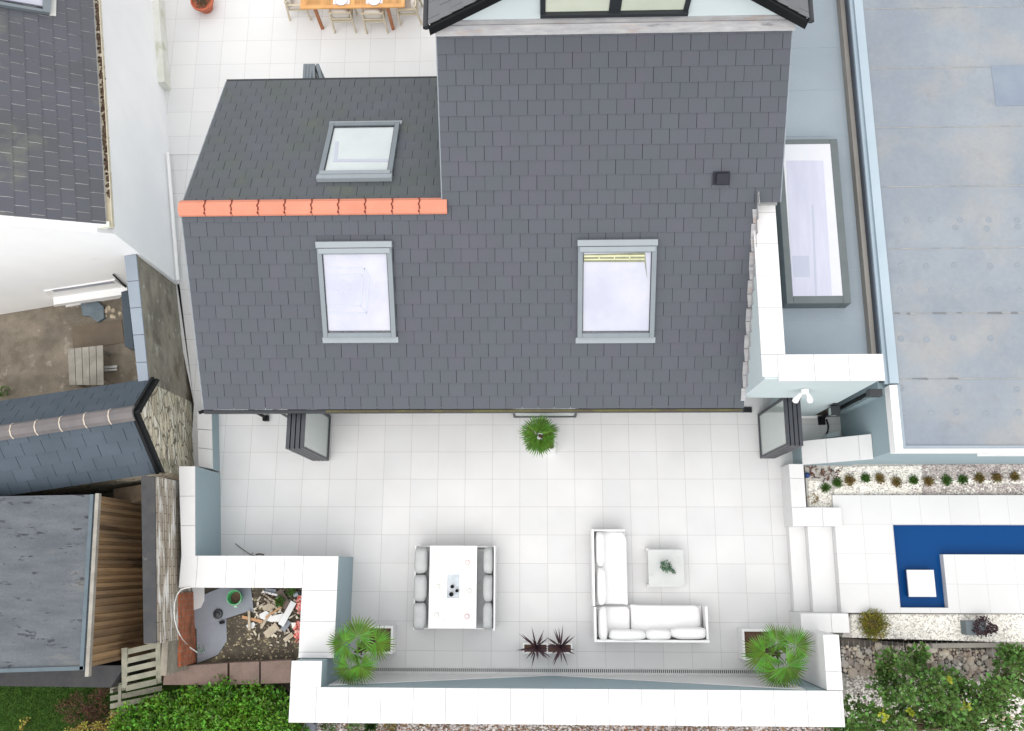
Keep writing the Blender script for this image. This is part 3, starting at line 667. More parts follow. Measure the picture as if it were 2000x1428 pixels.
def mline(mk, a, b, wd=.028):
    a = Vector(a); b = Vector(b); mk.bar(a, b, wd, .003, up=nS)
def PS(px, py): return onpl(px, py, OS + nS * .0575, nS)
for seg in [((641, 523), (712, 524)), ((712, 524), (720, 541)), ((720, 541), (716, 612)), ((716, 612), (640, 611)), ((641, 537), (708, 538)), ((708, 538), (705, 598)), ((705, 598), (640, 597)), ((712, 524), (708, 538)), ((716, 612), (705, 598)),
            ((655, 552), (668, 549)), ((668, 549), (680, 556)), ((680, 556), (684, 566)), ((684, 566), (672, 574)), ((672, 574), (656, 568))]:
    mline(mk, PS(*seg[0]), PS(*seg[1]))
mk.build('drawn_reflection', m_mark, w1)
w2 = roof_window(OS, vS, nS, 1.16, 2.60, vv(3.50), vv(5.21), house, onS, 'south')
mk = MB(); mk.slab([PS(1140, 497), PS(1260, 493), PS(1264, 545), PS(1259, 512), PS(1140, 512)], nS, .0, .004); mk.build('blind_cassette', M('cassette_green', (.24, .25, .17), (.17, .18, .13), scale=6, rough=.6), w2)
mk = MB(); mk.slab([PS(1141, 499), PS(1259, 498), PS(1259, 501), PS(1141, 502)], nS, .004, .008); mk.slab([PS(1141, 506), PS(1259, 505), PS(1259, 507), PS(1141, 508)], nS, .004, .008)
for px in (1169, 1199, 1229): mk.slab([PS(px, 499), PS(px + 2, 499), PS(px + 2, 507), PS(px, 507)], nS, .004, .008)
mk.build('blind_rail', M('rail_yellow', (.62, .62, .38), rough=.5), w2)
PN = lambda px, py: onpl(px, py, ON, nN)
a_, b_, c_, d_ = PN(643, 240), PN(780, 240), PN(622, 356), PN(768, 356)
nx0, nx1 = (a_.x + c_.x) / 2, (b_.x + d_.x) / 2
vn = lambda p: (p - ON).dot(vN)
# on the north slope "up" is toward the ridge, so v runs from the eave side (top of the picture) to the ridge side
v0_, v1_ = vn(a_), vn(c_)
w3 = roof_window(ON, vN, nN, nx0 + .02, nx1 - .0, v0_ + .02, v1_ + .03, house, onN, 'north')
mk = MB(); PN2 = lambda px, py: onpl(px, py, ON + nN * .057, nN)
mk.slab([PN2(655, 277), PN2(661, 277), PN2(658, 311), PN2(760, 311), PN2(759, 316), PN2(651, 316)], nN, 0, .004); mk.build('inner_reveal', m_mark2, w3)
# roof vent
c = onpl(1408, 348, OS, nS); vvx = vv(c.y)
mb = MB(); mb.slab([onS(c.x - .15, vvx - .12), onS(c.x + .15, vvx - .12), onS(c.x + .15, vvx + .12), onS(c.x - .15, vvx + .12)], nS, .01, .035)
mb.slab([onS(c.x - .10, vvx - .10), onS(c.x + .12, vvx - .10), onS(c.x + .12, vvx + .09), onS(c.x - .10, vvx + .09)], nS, .035, .13)
mb.build('roof_vent', M('vent_grey', (.030, .032, .042), rough=.7, spec=.15), house, bevel=.012)

# dormer gable above the slope
GY = 8.49
def onG(px, py, y=GY): 
    d = ray(px, py); return CAM + d * ((y - CAM.y) / d.y)
ridx = (onG(855, 63).x + onG(1560, 50).x) / 2
zL = onG(880, 62, GY).z; slope = (onG(1005, 0).z - onG(880, 62).z) / (onG(1005, 0).x - onG(880, 62).x)
xLg, xRg = -1.28, 4.86; zE = 6.03
tg = slope; zR = zE + tg * (ridx - xLg)
mb = MB()
mb.slab([(xLg + .15, GY, 5.55), (xRg - .15, GY, 5.55), (xRg - .15, GY, zE + .05), (ridx, GY, zR - .05), (xLg + .15, GY, zE + .05)], (0, 1, 0), 0, .2)
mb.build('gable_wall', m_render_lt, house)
# gable roof planes running north
for sgn in (-1, 1):
    xe_ = xLg - .14 if sgn < 0 else xRg + .14; ze_ = zE - .02
    Oe = Vector((xe_, GY - .12, ze_)); up_ = Vector((ridx - xe_, 0, zR + .04 - ze_)); Lr = up_.length; up_.normalize()
    mb = MB(); slates(mb, Oe, (0, 1, 0), up_, [[(0, 0), (4.5, 0), (4.5, Lr), (0, Lr)]], .3135, .2605, phase=.1, seed=11 + sgn)
    rr = mb.build('gable_roof', M('slate_gable_roof', (.145, .15, .16), (.125, .13, .135), scale=1.2, rough=.65, tint=.05, fine=.08) if sgn < 0 else bpy.data.materials['slate_gable_roof'], house)
    nn_ = Vector((0, 1, 0)).cross(up_); nn_ = nn_ if nn_.z > 0 else -nn_
    mb = MB(); mb.slab([Oe + Vector((0, .03, 0)), Oe + Vector((0, 4.5, 0)), Oe + Vector((0, 4.5, 0)) + up_ * Lr, Oe + Vector((0, .03, 0)) + up_ * Lr], nn_, -.12, -.006); mb.build('roof_deck', m_under, rr)
    # bargeboard
    mb = MB(); A = Oe + Vector((0, -.03, -.02)); B = A + up_ * Lr
    mb.slab([A, B, B - Vector((0, 0, .20)), A - Vector((0, 0, .20))], (0, 1, 0), -.03, .03); 
    mb.slab([A + Vector((0, .031, -.16)), B + Vector((0, .031, -.16)), B + Vector((0, .24, -.16)), A + Vector((0, .24, -.16))], nn_, -.02, 0)
    mb.build('bargeboard', m_black, house)
    mb = MB(); mb.tube([(xe_ + sgn * .05, GY - .16, ze_ - .03), (xe_ + sgn * .05, GY + 4, ze_ - .03)], .055, 10); mb.build('gutter', m_anth, house)
# gable window
a_, b_ = onG(1055, 24), onG(1343, 22)
wz0, wx0_, wx1_ = a_.z, a_.x, b_.x
f = MB(); y_ = GY - .05; zt_ = wz0 + 1.15
f.box(wx0_, wx1_, GY - .10, GY - .002, wz0 - .04, wz0 + .05); f.box(wx0_, wx0_ + .09, y_, GY - .002, wz0 + .051, zt_); f.box(wx1_ - .09, wx1_, y_, GY - .002, wz0 + .051, zt_)
xm = onG(1200, 20).x; f.box(xm - .10, xm + .10, y_, GY - .002, wz0 + .051, zt_); f.box(wx0_, wx1_, y_, GY - .002, zt_ + .001, zt_ + .08)
gw = f.build('window', m_anth, house, bevel=.006)
g = MB(); g.box(wx0_ + .09, xm - .10, y_ + .02, y_ + .035, wz0 + .051, zt_); g.box(xm + .10, wx1_ - .09, y_ + .02, y_ + .035, wz0 + .051, zt_); g.build('glass_pane', m_blind, gw)
# lead apron where the slope meets the gable
mb = MB(); xa, xb = XV - .02, XR + .05
mb.slab([onS(xa, vt - .04), onS(xb, vt - .04), onS(xb, vt + .13), onS(xa, vt + .13)], nS, .022, .034)
mb.box(xa, xb, GY - .03, GY - .002, TZ - .02, TZ + .19)
mb.build('lead_flashing', m_lead, house)

# ---- flat roofed link on the right
mb = MB(); LZ = 2.6
mb.box(4.72, 6.86, 3.0, 14.5, .0, LZ - .02); mb.build('link_wall', m_render, house)
mb = MB(); mb.box(4.5, 6.86, 2.98, 14.6, LZ - .02, LZ); lr = mb.build('flat_roof', m_felt, house)
mb = MB()
for py in (92, 175, 265, 440, 527, 625):
    y_ = U(1640, py, LZ).y; mb.box(5.0, 6.84, y_ - .006, y_ + .006, LZ, LZ + .005)
mb.build('roof_seam', M('membrane_seam', (.33, .40, .45), rough=.8), lr)
# rooflight
RLz = 2.95
rx0, rx1 = U(1537, 590, RLz).x, U(1663, 593, RLz).x; ry1, ry0 = U(1642, 271, RLz).y, U(1663, 592, RLz).y
f = MB(); k = .15
rx0b = rx0 
f.box(rx0b, rx0b + k * .85, ry0, ry1, LZ + .004, RLz); f.box(rx1 - k, rx1, ry0, ry1, LZ + .004, RLz)
f.box(rx0b + k * .85 + .001, rx1 - k - .001, ry0, ry0 + k, LZ + .004, RLz); f.box(rx0b + k * .85 + .001, rx1 - k - .001, ry1 - k * .7, ry1, LZ + .004, RLz)
rl = f.build('rooflight', m_frame_d, house, bevel=.01)
g = MB(); g.box(rx0b + k * .85, rx1 - k, ry0 + k, ry1 - k * .7, RLz - .05, RLz - .008); g.build('glass_pane', M('rooflight_glass', (.60, .61, .64), (.56, .57, .62), scale=1, rough=.12, spec=.3), rl)  # opaque pane, its pale colour stands in for the bright room below
g = MB(); gx0 = rx0b + .17; PR = lambda px, py: U(px, py, RLz - .006)
g.slab([PR(1536, 314), PR(1608, 314), PR(1625, 579), PR(1548, 579)], (0, 0, 1), 0, .003)
g.build('inner_reveal', M('rooflight_inner', (.50, .51, .60), (.45, .46, .56), scale=2.2, rough=.15, spec=.3, stretch=(3, .4, 1)), rl)
g = MB(); g.slab([PR(1547, 500), PR(1580, 500), PR(1582, 541), PR(1550, 541)], (0, 0, 1), .003, .005); g.slab([PR(1585, 400), PR(1589, 400), PR(1596, 579), PR(1592, 579)], (0, 0, 1), .003, .005); g.build('reflection', m_mark, rl)
# parapet walls with tiled coping
PZ = 4.15
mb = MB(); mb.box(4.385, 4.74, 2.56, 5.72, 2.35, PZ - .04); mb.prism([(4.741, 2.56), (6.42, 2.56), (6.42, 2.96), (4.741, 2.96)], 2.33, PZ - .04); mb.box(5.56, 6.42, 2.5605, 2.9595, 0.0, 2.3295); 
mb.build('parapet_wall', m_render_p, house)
# cut for the doorway: lower part of the corner is open, so wall stands only above the door head
def coping_run(mb, x0, x1, y0, y1, z, axis, step, start, gap=.006, t=.035):
    lo, hi = (x0, x1) if axis == 'x' else (y0, y1); p = start; c = [lo]
    while p < hi - .04:
        if p > lo + .04: c.append(p)
        p += step
    c.append(hi)
    for a, b in zip(c[:-1], c[1:]):
        a += gap / 2; b -= gap / 2
        if axis == 'x': mb.box(a, b, y0, y1, z - t, z)
        else: mb.box(x0, x1, a, b, z - t, z)
mb = MB(); coping_run(mb, 4.345, 4.765, 3.0, 5.80, PZ, 'y', .6, U(1500, 664, PZ).y - .6)
coping_run(mb, 4.62, 6.46, 2.52, 2.995, PZ, 'x', .6, U(1591, 720, PZ).x - .6); mb.box(4.345, 4.617, 2.60, 2.995, PZ - .035, PZ)
mb.build('coping', m_coping, house, bevel=.003)
mb = MB(); mb.box(4.33, 4.79, 5.801, 5.95, PZ - .03, PZ + .04); 
for i in range(14):
    v_ = .15 + i * .2605; mb.slab([onS(4.30 + .03 * (i % 2), v_), onS(4.384, v_), onS(4.384, v_ + .25), onS(4.30, v_ + .25)], nS, .02, .03)
    mb.box(4.376, 4.384, EY + .35 + i * .23, EY + .35 + i * .23 + .225, EZ + .1 + i * .125, EZ + .42 + i * .125)
mb.build('step_flashing', m_lead, house)

# fittings on the render wall: things of their own
p = U(1603, 818)
hx, hy = 6.36, 2.47
dp = thing('downpipe', 'black downpipe with rainwater hopper in the corner of the render wall', 'downpipe', (6.45, 2.45, 0))
mb = MB(); px_ = U(1604, 816).x - .02; mb.box(px_ - .03, px_ + .03, 2.50, 2.557, .0, 3.05)
for z_ in (.6, 1.5, 2.4): mb.box(px_ - .045, px_ + .045, 2.495, 2.5575, z_, z_ + .03)
mb.build('pipe', m_black, dp)
mb = MB(); mb.box(px_ - .10, px_ + .14, 2.42, 2.555, 3.06, 3.24); mb.build('hopper', m_anth, dp, bevel=.01)
mb = MB(); mb.box(px_ - .06, px_ + .08, 2.38, 2.56, .0, .08); mb.build('shoe', m_black, dp)
# security light
y_ = 2.55; c = onG(1572, 760, y_)
sl_ = thing('security_light', 'small white twin security light on the render wall above the doors', 'light', (c.x, y_, c.z - .1))
mb = MB(); mb.tube([(c.x, y_, c.z), (c.x, y_ - .09, c.z)], .07, 16); mb.build('base', m_whitetrim, sl_, bevel=.006)
for s_ in (-1, 1):
    mb = MB(); mb.tube([(c.x + s_ * .04, y_ - .06, c.z - .02), (c.x + s_ * .10, y_ - .12, c.z - .10), (c.x + s_ * .13, y_ - .17, c.z - .17), (c.x + s_ * .14, y_ - .2, c.z - .2)], [.018, .045, .06, .055], 14); mb.build('lamp_head', m_whitetrim, sl_, smooth=True)
# lantern
c = onG(1630, 790, 2.55)
ln = thing('wall_lantern', 'black glazed lantern fixed on the render wall beside the downpipe', 'lantern', (c.x, 2.5, c.z - .2))
mb = MB(); mb.box(c.x - .06, c.x + .06, 2.53, 2.558, c.z - .12, c.z + .12)
for sx in (-1, 1):
    for yy in (2.33, 2.49): mb.box(c.x + sx * .075 - .008, c.x + sx * .075 + .008, yy, yy + .016, c.z - .2, c.z + .02)
mb.box(c.x - .09, c.x + .09, 2.32, 2.51, c.z + .021, c.z + .045); mb.box(c.x - .085, c.x + .085, 2.325, 2.505, c.z - .22, c.z - .2); mb.box(c.x - .02, c.x + .02, 2.5, 2.53, c.z - .02, c.z + .02)
mb.build('frame', m_anth, ln)
mb = MB(); mb.box(c.x - .07, c.x + .07, 2.34, 2.49, c.z - .195, c.z + .015); mb.build('glass', m_glass, ln)
mb = MB(); c = U(1572, 809); mb.box(c.x - .2, c.x + .2, 2.50, 2.556, .12, .18); tag(mb.build('socket_box', m_whitetrim), 'narrow white cable cover low on the render wall behind the folded doors', 'cable cover')
mb = MB(); pth = [U(*q, .03) for q in [(1614, 819), (1618, 832), (1617, 842), (1612, 852), (1607, 862)]]; mb.tube(pth, .018, 8); tag(mb.build('cable', m_black), 'loose black cable curling over the tiles beside the downpipe', 'cable')
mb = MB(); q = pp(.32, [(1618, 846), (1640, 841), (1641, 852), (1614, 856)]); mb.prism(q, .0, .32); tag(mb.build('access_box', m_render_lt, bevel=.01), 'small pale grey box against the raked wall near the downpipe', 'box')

# ================================================================ FLAT ROOFED BUILDING ON THE RIGHT
fb = thing('flat_roofed_building', 'building with large grey felt flat roof and pale trim at the right', 'building', (10, 6, 0))
BZ = 3.0; bx, by = 7.04, 1.46
mb = MB(); mb.box(bx, 16, by, 15.5, 0, BZ - .06); mb.box(6.87, bx - .001, 2.56, 15.5, 0, BZ - .28); mb.build('wall', m_render, fb)
mb = MB(); mb.box(bx + .0, 16, by, 15.5, BZ - .059, BZ); br = mb.build('roof', m_bigroof, fb)
mb = MB(); xc = U(1750, 883, BZ).x
mb.box(6.96, 7.13, U(1748, 748, BZ + .08).y, 15.5, BZ + .001, BZ + .08); 
mb.box(6.90, 7.13, U(1748, 748, BZ + .08).y, 15.5, BZ - .06, BZ)
mb.build('coping', m_kerb, fb)
mb = MB(); mb.box(6.875, 6.959, 2.75, 15.5, BZ - .20, BZ - .061); mb.build('flashing', m_dgap, fb)
mb = MB(); mb.box(6.78, 6.868, 2.98, 15.5, LZ + .002, BZ - .20); mb.build('upstand', m_gut, fb)
mb = MB(); ys_ = U(1800, 883, BZ + .05).y
mb.box(6.96, 7.10, ys_, U(1748, 752, BZ + .05).y, BZ - .2, BZ + .05); mb.box(7.101, 16, ys_, ys_ + .06, BZ - .2, BZ + .05)
mb.build('fascia', m_whitetrim, fb)
mb = MB(); mb.box(7.104, 7.16, ys_ + .064, U(1748, 752, BZ).y, BZ + .001, BZ + .03); mb.box(7.161, 16, ys_ + .064, ys_ + .12, BZ + .001, BZ + .03); mb.build('edge_strip', m_felt, fb)
mb = MB(); q = [onG(1905, 884, by - .002), onG(2060, 878, by - .002), onG(2060, 886, by - .002), onG(1905, 888, by - .002)]
mb.slab([(onG(1905, 887, by).x, by, 2.35), (16, by, 2.35), (16, by, 2.62), (onG(1905, 887, by).x + .3, by, 2.62)], (0, -1, 0), .002, .05); mb.build('canopy_trim', m_whitetrim, fb)
m_bump = M('felt_bump', (.252, .28, .315), (.225, .255, .29), rough=.85)
mb = MB(); rs = random.Random(4)
for py in (15, 132, 248, 364, 485, 612, 740):
    y_ = U(1850, py, BZ).y; mb.box(7.16, 16, y_ - .007, y_ + .007, BZ, BZ + .006)
mb.build('roof_seam', m_seam, br)
m_bit = M('bitumen', (.17, .18, .19), rough=.8)
for py, (a, b) in ((612, (1745, 1990)), (740, (1780, 1880))):
    y_ = U(1850, py, BZ).y; x = U(a, py, BZ).x
    while x < U(b, py, BZ).x:
        l = rs.uniform(.05, .35); mb = MB(); mb.prism([(x, y_ - .02 * rs.random()), (x + l, y_ - .03 * rs.random()), (x + l * .9, y_ + .02), (x + .02, y_ + .015)], BZ + .006, BZ + .009); mb.build('bitumen_smear', m_bit, br); x += l + rs.uniform(.05, .5)
p0, p1 = U(1935, 128, BZ), U(2100, 205, BZ); mb = MB(); mb.box(p0.x, p1.x, p1.y, p0.y, BZ, BZ + .007); mb.build('felt_patch', m_patch, br)
mb = MB()
for py in (430, 445, 520, 567, 662, 760, 808):
    for i, px in enumerate((1765, 1812, 1870, 1930, 1990)):
        if rs.random() < .1: continue
        c = U(px + rs.uniform(-8, 8), py + rs.uniform(-2, 2), BZ); mb = MB(); mb.lathe((c.x, c.y, BZ), [(.065, .0), (.054, .009), (.040, .008), (.026, .001), (.004, .0)], 14); mb.build('fixing_bump', m_bump, br, smooth=True)

# ================================================================ TERRACE WALLS
def wallthing(name, label, cat, poly, zt, zb=-.2, face=m_render, over=.0):
    cx = sum(p[0] for p in poly) / len(poly); cy = sum(p[1] for p in poly) / len(poly)
    t = thing(name, label, cat, (cx, cy, 0)); mb = MB(); mb.prism(poly, zb, zt - .031); mb.build('wall', face, t); return t
WZ = 1.5
lw = wallthing('terrace_wall', 'rendered wall with white coping along the left side of the terrace', 'wall', [(-6.95, 1.33), (-6.64, 1.33), (-6.49, -.47), (-6.76, -.47)], WZ)
mb = MB(); c_ = [1.33, .72, .13, -.47]
lx = lambda y: -6.965 + (1.33 - y) / 1.8 * .21; lx2 = lambda y: -6.63 + (1.33 - y) / 1.8 * .15
for a, b in zip(c_[:-1], c_[1:]): mb.prism([(lx(a), a - .003), (lx2(a), a - .003), (lx2(b), b + .003), (lx(b), b + .003)], WZ - .03, WZ)
mb.build('coping', m_coping, lw, bevel=.003)
mw = thing('planter_wall', 'white topped wall wrapping the rubble bed beside the terrace', 'wall', (-5, -1, 0))
mb = MB(); mb.box(-6.74, -3.6, -1.07, -.475, -.2, WZ - .031); mb.box(-4.27, -3.6, -2.40, -1.071, -.2, WZ - .031); mb.build('wall', m_render, mw)
mb = MB(); xs0 = [-6.76, -6.42, -5.83, -5.24, -4.66, -4.285]; 
for a, b in zip(xs0[:-1], xs0[1:]): mb.box(a + .003, b - .003, -1.085, -.465, WZ - .03, WZ)
ys0 = [-.465, -1.13, -1.72, -2.30, -2.41]
for a, b in zip(ys0[1:], ys0[:-1]): mb.box(-4.285 + .003, -3.585, a + .003, b - .003, WZ - .03, WZ)
mb.build('coping', m_coping, mw, bevel=.003)
FZ = 2.05
fw = thing('front_wall', 'long wide white topped wall closing the bottom of the terrace', 'wall', (0.8, -3.2, 0))
mb = MB(); mb.box(-4.24, 5.96, -3.47, -2.885, -.3, FZ - .031); mb.box(-4.24, -3.70, -2.884, -2.42, -.3, FZ - .031); mb.build('wall', m_render, fw)
mb = MB(); coping_run(mb, -4.26, 5.99, -3.50, -2.875, FZ, 'x', .606, U(617, 1380, FZ).x); mb.box(-4.26, -3.685, -2.872, -2.405, FZ - .035, FZ); mb.build('coping', m_coping, fw, bevel=.003)
# white tiled upstand on the inner face, V shaped: zero in the middle, high at both ends
mb = MB(); xm_ = U(1080, 1318).x; yf = -2.885
mb.slab([(-3.6, yf, 0.005), (xm_, yf, .005), (-3.6, yf, 1.75)], (0, 1, 0), .002, .016)
mb.slab([(xm_, yf, .005), (5.35, yf, .005), (5.35, yf, 1.9)], (0, 1, 0), .002, .016)
mb.build('tiled_upstand', m_step, fw)
rw = thing('end_wall', 'short white topped wall at the right end of the terrace behind the palm', 'wall', (5.7, -2.4, 0))
xw = U(1612, 1300, FZ).x; xw2 = U(1643, 1300, FZ).x; yw = U(1625, 1240, FZ).y
mb = MB(); mb.box(xw + .01, xw2 - .01, -2.87, yw, -.2, FZ - .031); mb.build('wall', m_step, rw)
mb = MB(); mb.box(xw, xw2, -2.862, U(1625, 1312, FZ).y, FZ - .03, FZ); mb.box(xw, xw2, U(1625, 1312, FZ).y + .006, yw, FZ - .03, FZ); mb.build('coping', m_coping, rw, bevel=.003)
# low return at left by the path
lo = thing('low_wall', 'low white topped kerb wall beside the house corner and path', 'wall', (-6.9, 2, 0))
q = pp(.45, [(385, 803), (413, 803), (415, 917), (388, 912)])
mb = MB(); mb.prism(q, 0.005, .42); mb.build('wall', m_render, lo)
mb = MB(); 
for i in range(3):
    t0, t1 = i / 3, (i + 1) / 3 - .01
    L_ = lambda t: (q[0][0] + (q[3][0] - q[0][0]) * t, q[0][1] + (q[3][1] - q[0][1]) * t); R_ = lambda t: (q[1][0] + (q[2][0] - q[1][0]) * t, q[1][1] + (q[2][1] - q[1][1]) * t)
    mb.prism([L_(t0), R_(t0), R_(t1), L_(t1)], .42, .45)
mb.build('coping', m_coping, lo)
# walls round the gravel bed on the right
bw = thing('bed_wall', 'L shaped white coped wall beside the steps holding the gravel bed', 'wall', (5.6, .8, 0))
x0, x1 = U(1548, 1000, .7).x, U(1574, 980, .7).x; yN = 1.45; y0, y1 = U(1600, 1027, .7).y, U(1600, 991, .7).y; x2 = U(1643, 1010, .7).x
mb = MB(); mb.box(x0, x1, y0, yN, 0.0, .67); mb.box(x1 + .001, x2, y0, y1, 0.0, .67); mb.build('wall', m_step, bw)
mb = MB(); coping_run(mb, x0 - .01, x1, y1 + .003, yN, .70, 'y', .6, y1, t=.03); coping_run(mb, x0 - .01, x2 + .01, y0 - .01, y1 - .003, .70, 'x', .6, U(1607, 1010, .7).x - .6, t=.03); mb.build('coping', m_coping, bw, bevel=.003)
rk = thing('raked_wall', 'sloping white coped wall between the folded doors and the render building', 'wall', (6.3, 1.6, 0))
xa = U(1566, 880, .7).x; ya0, ya1 = U(1570, 908, .7).y, U(1570, 862, .7).y
xb_ = 7.03; zb_ = 1.75; yb0 = ya0; yb1 = ya1
# choose the height at the right end so that the wall keeps one width
mb = MB(); mb.prism([(xa, ya0 + .01), (xb_, yb0 + .01), (xb_, yb1 - .01), (xa, ya1 - .01)], 0.0, [.67, zb_ - .03, zb_ - .03, .67]); mb.build('wall', m_render, rk)
mb = MB()
for t0, t1 in ((0, .36), (.365, .82), (.825, 1)):
    X0, X1 = xa + (xb_ - xa) * t0, xa + (xb_ - xa) * t1; Z0, Z1 = .67 + (zb_ - .70) * t0, .67 + (zb_ - .70) * t1
    mb.prism([(X0, ya0), (X1, ya0), (X1, ya1), (X0, ya1)], [Z0, Z1, Z1, Z0], [Z0 + .03, Z1 + .03, Z1 + .03, Z0 + .03])
mb.build('coping', m_coping, rk)
sw = thing('step_wall', 'small white coped wall at the foot of the steps above the end wall', 'wall', (6, -1.7, 0))
q0, q1 = U(1564, 1198, .85), U(1660, 1235, .85)
mb = MB(); mb.box(q0.x, q1.x, q1.y, min(q0.y, ydS - .003), 0, .82); mb.build('wall', m_step, sw)
mb = MB(); coping_run(mb, q0.x - .01, q1.x, q1.y - .01, min(q0.y, ydS - .003), .85, 'x', .62, U(1624, 1215, .85).x - .62, t=.03); mb.build('coping', m_coping, sw, bevel=.003)

# ---- channel drain
dr = thing('channel_drain', 'long slotted metal channel drain along the foot of the front wall', 'drain', (.9, -2.75, 0))
dx0, dx1 = -3.3, 5.25; dy0, dy1 = U(1000, 1316).y, U(1000, 1303).y
mb = MB(); mb.box(dx0, dx1, dy0 + .012, dy1 - .012, .001, .003); mb.build('channel', m_darkslot, dr)
mb = MB(); mb.box(dx0, dx1, dy0, dy0 + .035, .001, .007); mb.box(dx0, dx1, dy1 - .03, dy1, .001, .007)
x = dx0
while x < dx1: mb.box(x, x + .018, dy0 + .0355, dy1 - .0305, .003, .0065); x += .042
mb.build('grating', m_drain, dr)

# ================================================================ LEFT WHITE HOUSE
wh = thing('white_house', 'white rendered neighbouring house with slate roof and mossy gutter at top left', 'house', (-10, 8, 0))
C0 = U(350, 555); Wb = U(0, 613); Nb = U(328, 172); Nb2 = U(313, 0)
dE = (Vector((Nb2.x, Nb2.y, 0)) - Vector((C0.x, C0.y, 0))); dE = (Vector((U(322, 178).x, U(322, 178).y, 0)) - Vector((C0.x, C0.y, 0))).normalized()
dW = (Vector((Wb.x, Wb.y, 0)) - Vector((C0.x, C0.y, 0))).normalized()
ez = 3.4
E1, E2 = U(182, 0, ez), U(207, 438, ez); eu = (E1 - E2).normalized()     # along the eave, northwards
nh = Vector((-eu.y, eu.x, 0))                                            # horizontal, westwards
PW = radians(38); up_ = nh * cos(PW) + Vector((0, 0, sin(PW))); nW = eu.cross(up_); nW = nW if nW.z > 0 else -nW
def W2(px, py): p = onpl(px, py, E2, nW) - E2; return (p.dot(eu), p.dot(up_))
pt0 = W2(0, 420)
reg = [(0, 0), (8.0, 0), (8.0, 4.6), (pt0[0] / pt0[1] * 4.6, 4.6)]
mb = MB(); slates(mb, E2, eu, up_, [reg], .30, .262, phase=.05, seed=21, gap=.015, lift=.009)
rw_ = mb.build('roof', m_slate_l, wh)
mb = MB(); mb.slab([E2 + eu * a + up_ * b for a, b in reg], nW, -.14, -.008); mb.build('roof_deck', m_whitetrim, rw_)
# gutter with debris
mb = MB(); gh = -nh * .05
mb.bar(E2 + gh + eu * -.05 - Vector((0, 0, .09)), E2 + gh + eu * 8 - Vector((0, 0, .09)), .13, .02)
mb.bar(E2 - nh * .118 + eu * -.05 - Vector((0, 0, .045)), E2 - nh * .118 + eu * 8 - Vector((0, 0, .045)), .012, .09)
g_ = mb.build('gutter', M('cream_gutter', (.60, .56, .45), (.48, .43, .32), scale=5, rough=.7), wh)
mb = MB(); rs = random.Random(9)
for i in range(520):
    a = rs.uniform(.6, 8); p = E2 - nh * rs.uniform(.02, .10) + eu * a - Vector((0, 0, .07)); s = rs.uniform(.02, .045)
    mb.faces([p + Vector((s * cos(k * 1.257 + i), s * sin(k * 1.257 + i), 0)) for k in range(5)] + [p + Vector((0, 0, s * .8))], [[k, (k + 1) % 5, 5] for k in range(5)])
mb.build('debris', M('gutter_debris', (.13, .085, .06), (.05, .035, .028), scale=20, rough=1, isl=.5), g_)
mb = MB(); mb.bar(E2 - nh * .06 - Vector((0, 0, .05)), E2 - nh * .06 + dW * .0 - Vector((0, 0, .05)) + (nh * .75), .10, .10); mb.bar(E2 + nh * .55 - Vector((0, 0, .06)), E2 + nh * .75 - Vector((0, 0, .06)), .14, .12); mb.build('corner_box', M('cream_soffit', (.66, .71, .58), (.80, .79, .74), scale=4, rough=.7), wh)
# walls
C3 = Vector((C0.x, C0.y, 0)); 
def zroof(x, y): # underside of roof plane above (x, y)
    return E2.z - ((x - E2.x) * nW.x + (y - E2.y) * nW.y) / nW.z - .14
mb = MB()
inn = -Vector((dE.y, -dE.x, 0)); inn = inn if inn.x < 0 else -inn
a0, a1 = C3, C3 + dE * 9
mb.prism([a0[:2], a1[:2], (a1 + inn * .25)[:2], (a0 + inn * .25)[:2]], -.1, [zroof(*a0[:2]) - .0, zroof(*a1[:2]), zroof(*(a1 + inn * .25)[:2]), zroof(*(a0 + inn * .25)[:2])])
b0, b1 = C3 + dW * .001, C3 + dW * 4.5; inn2 = Vector((dW.y, -dW.x, 0)); inn2 = inn2 if inn2.y > 0 else -inn2
mb.prism([b0[:2], b1[:2], (b1 + inn2 * .25)[:2], (b0 + inn2 * .25)[:2]], -.1, [zroof(*b0[:2]), zroof(*b1[:2]), zroof(*(b1 + inn2 * .25)[:2]), zroof(*(b0 + inn2 * .25)[:2])])
mb.build('wall', m_white, wh)
out = -inn
P1 = C3 + dE * (U(322, 178) - C3).dot(dE); 
mb = MB(); a0, a1 = P1, P1 + dE * 5; mb.prism([a0[:2], a1[:2], (a1 + out * .16)[:2], (a0 + out * .16)[:2]], .0, .4); mb.build('plinth', m_whitepl, wh)
mb = MB(); mb.tube([C3 + out * .07 + Vector((0, 0, .25)), C3 + out * .07 + dE * 3.2 + Vector((0, 0, .30))], .04, 10); mb.build('waste_pipe', m_whitetrim, wh, smooth=False)
mb = MB(); pd = E2 - nh * .04; 
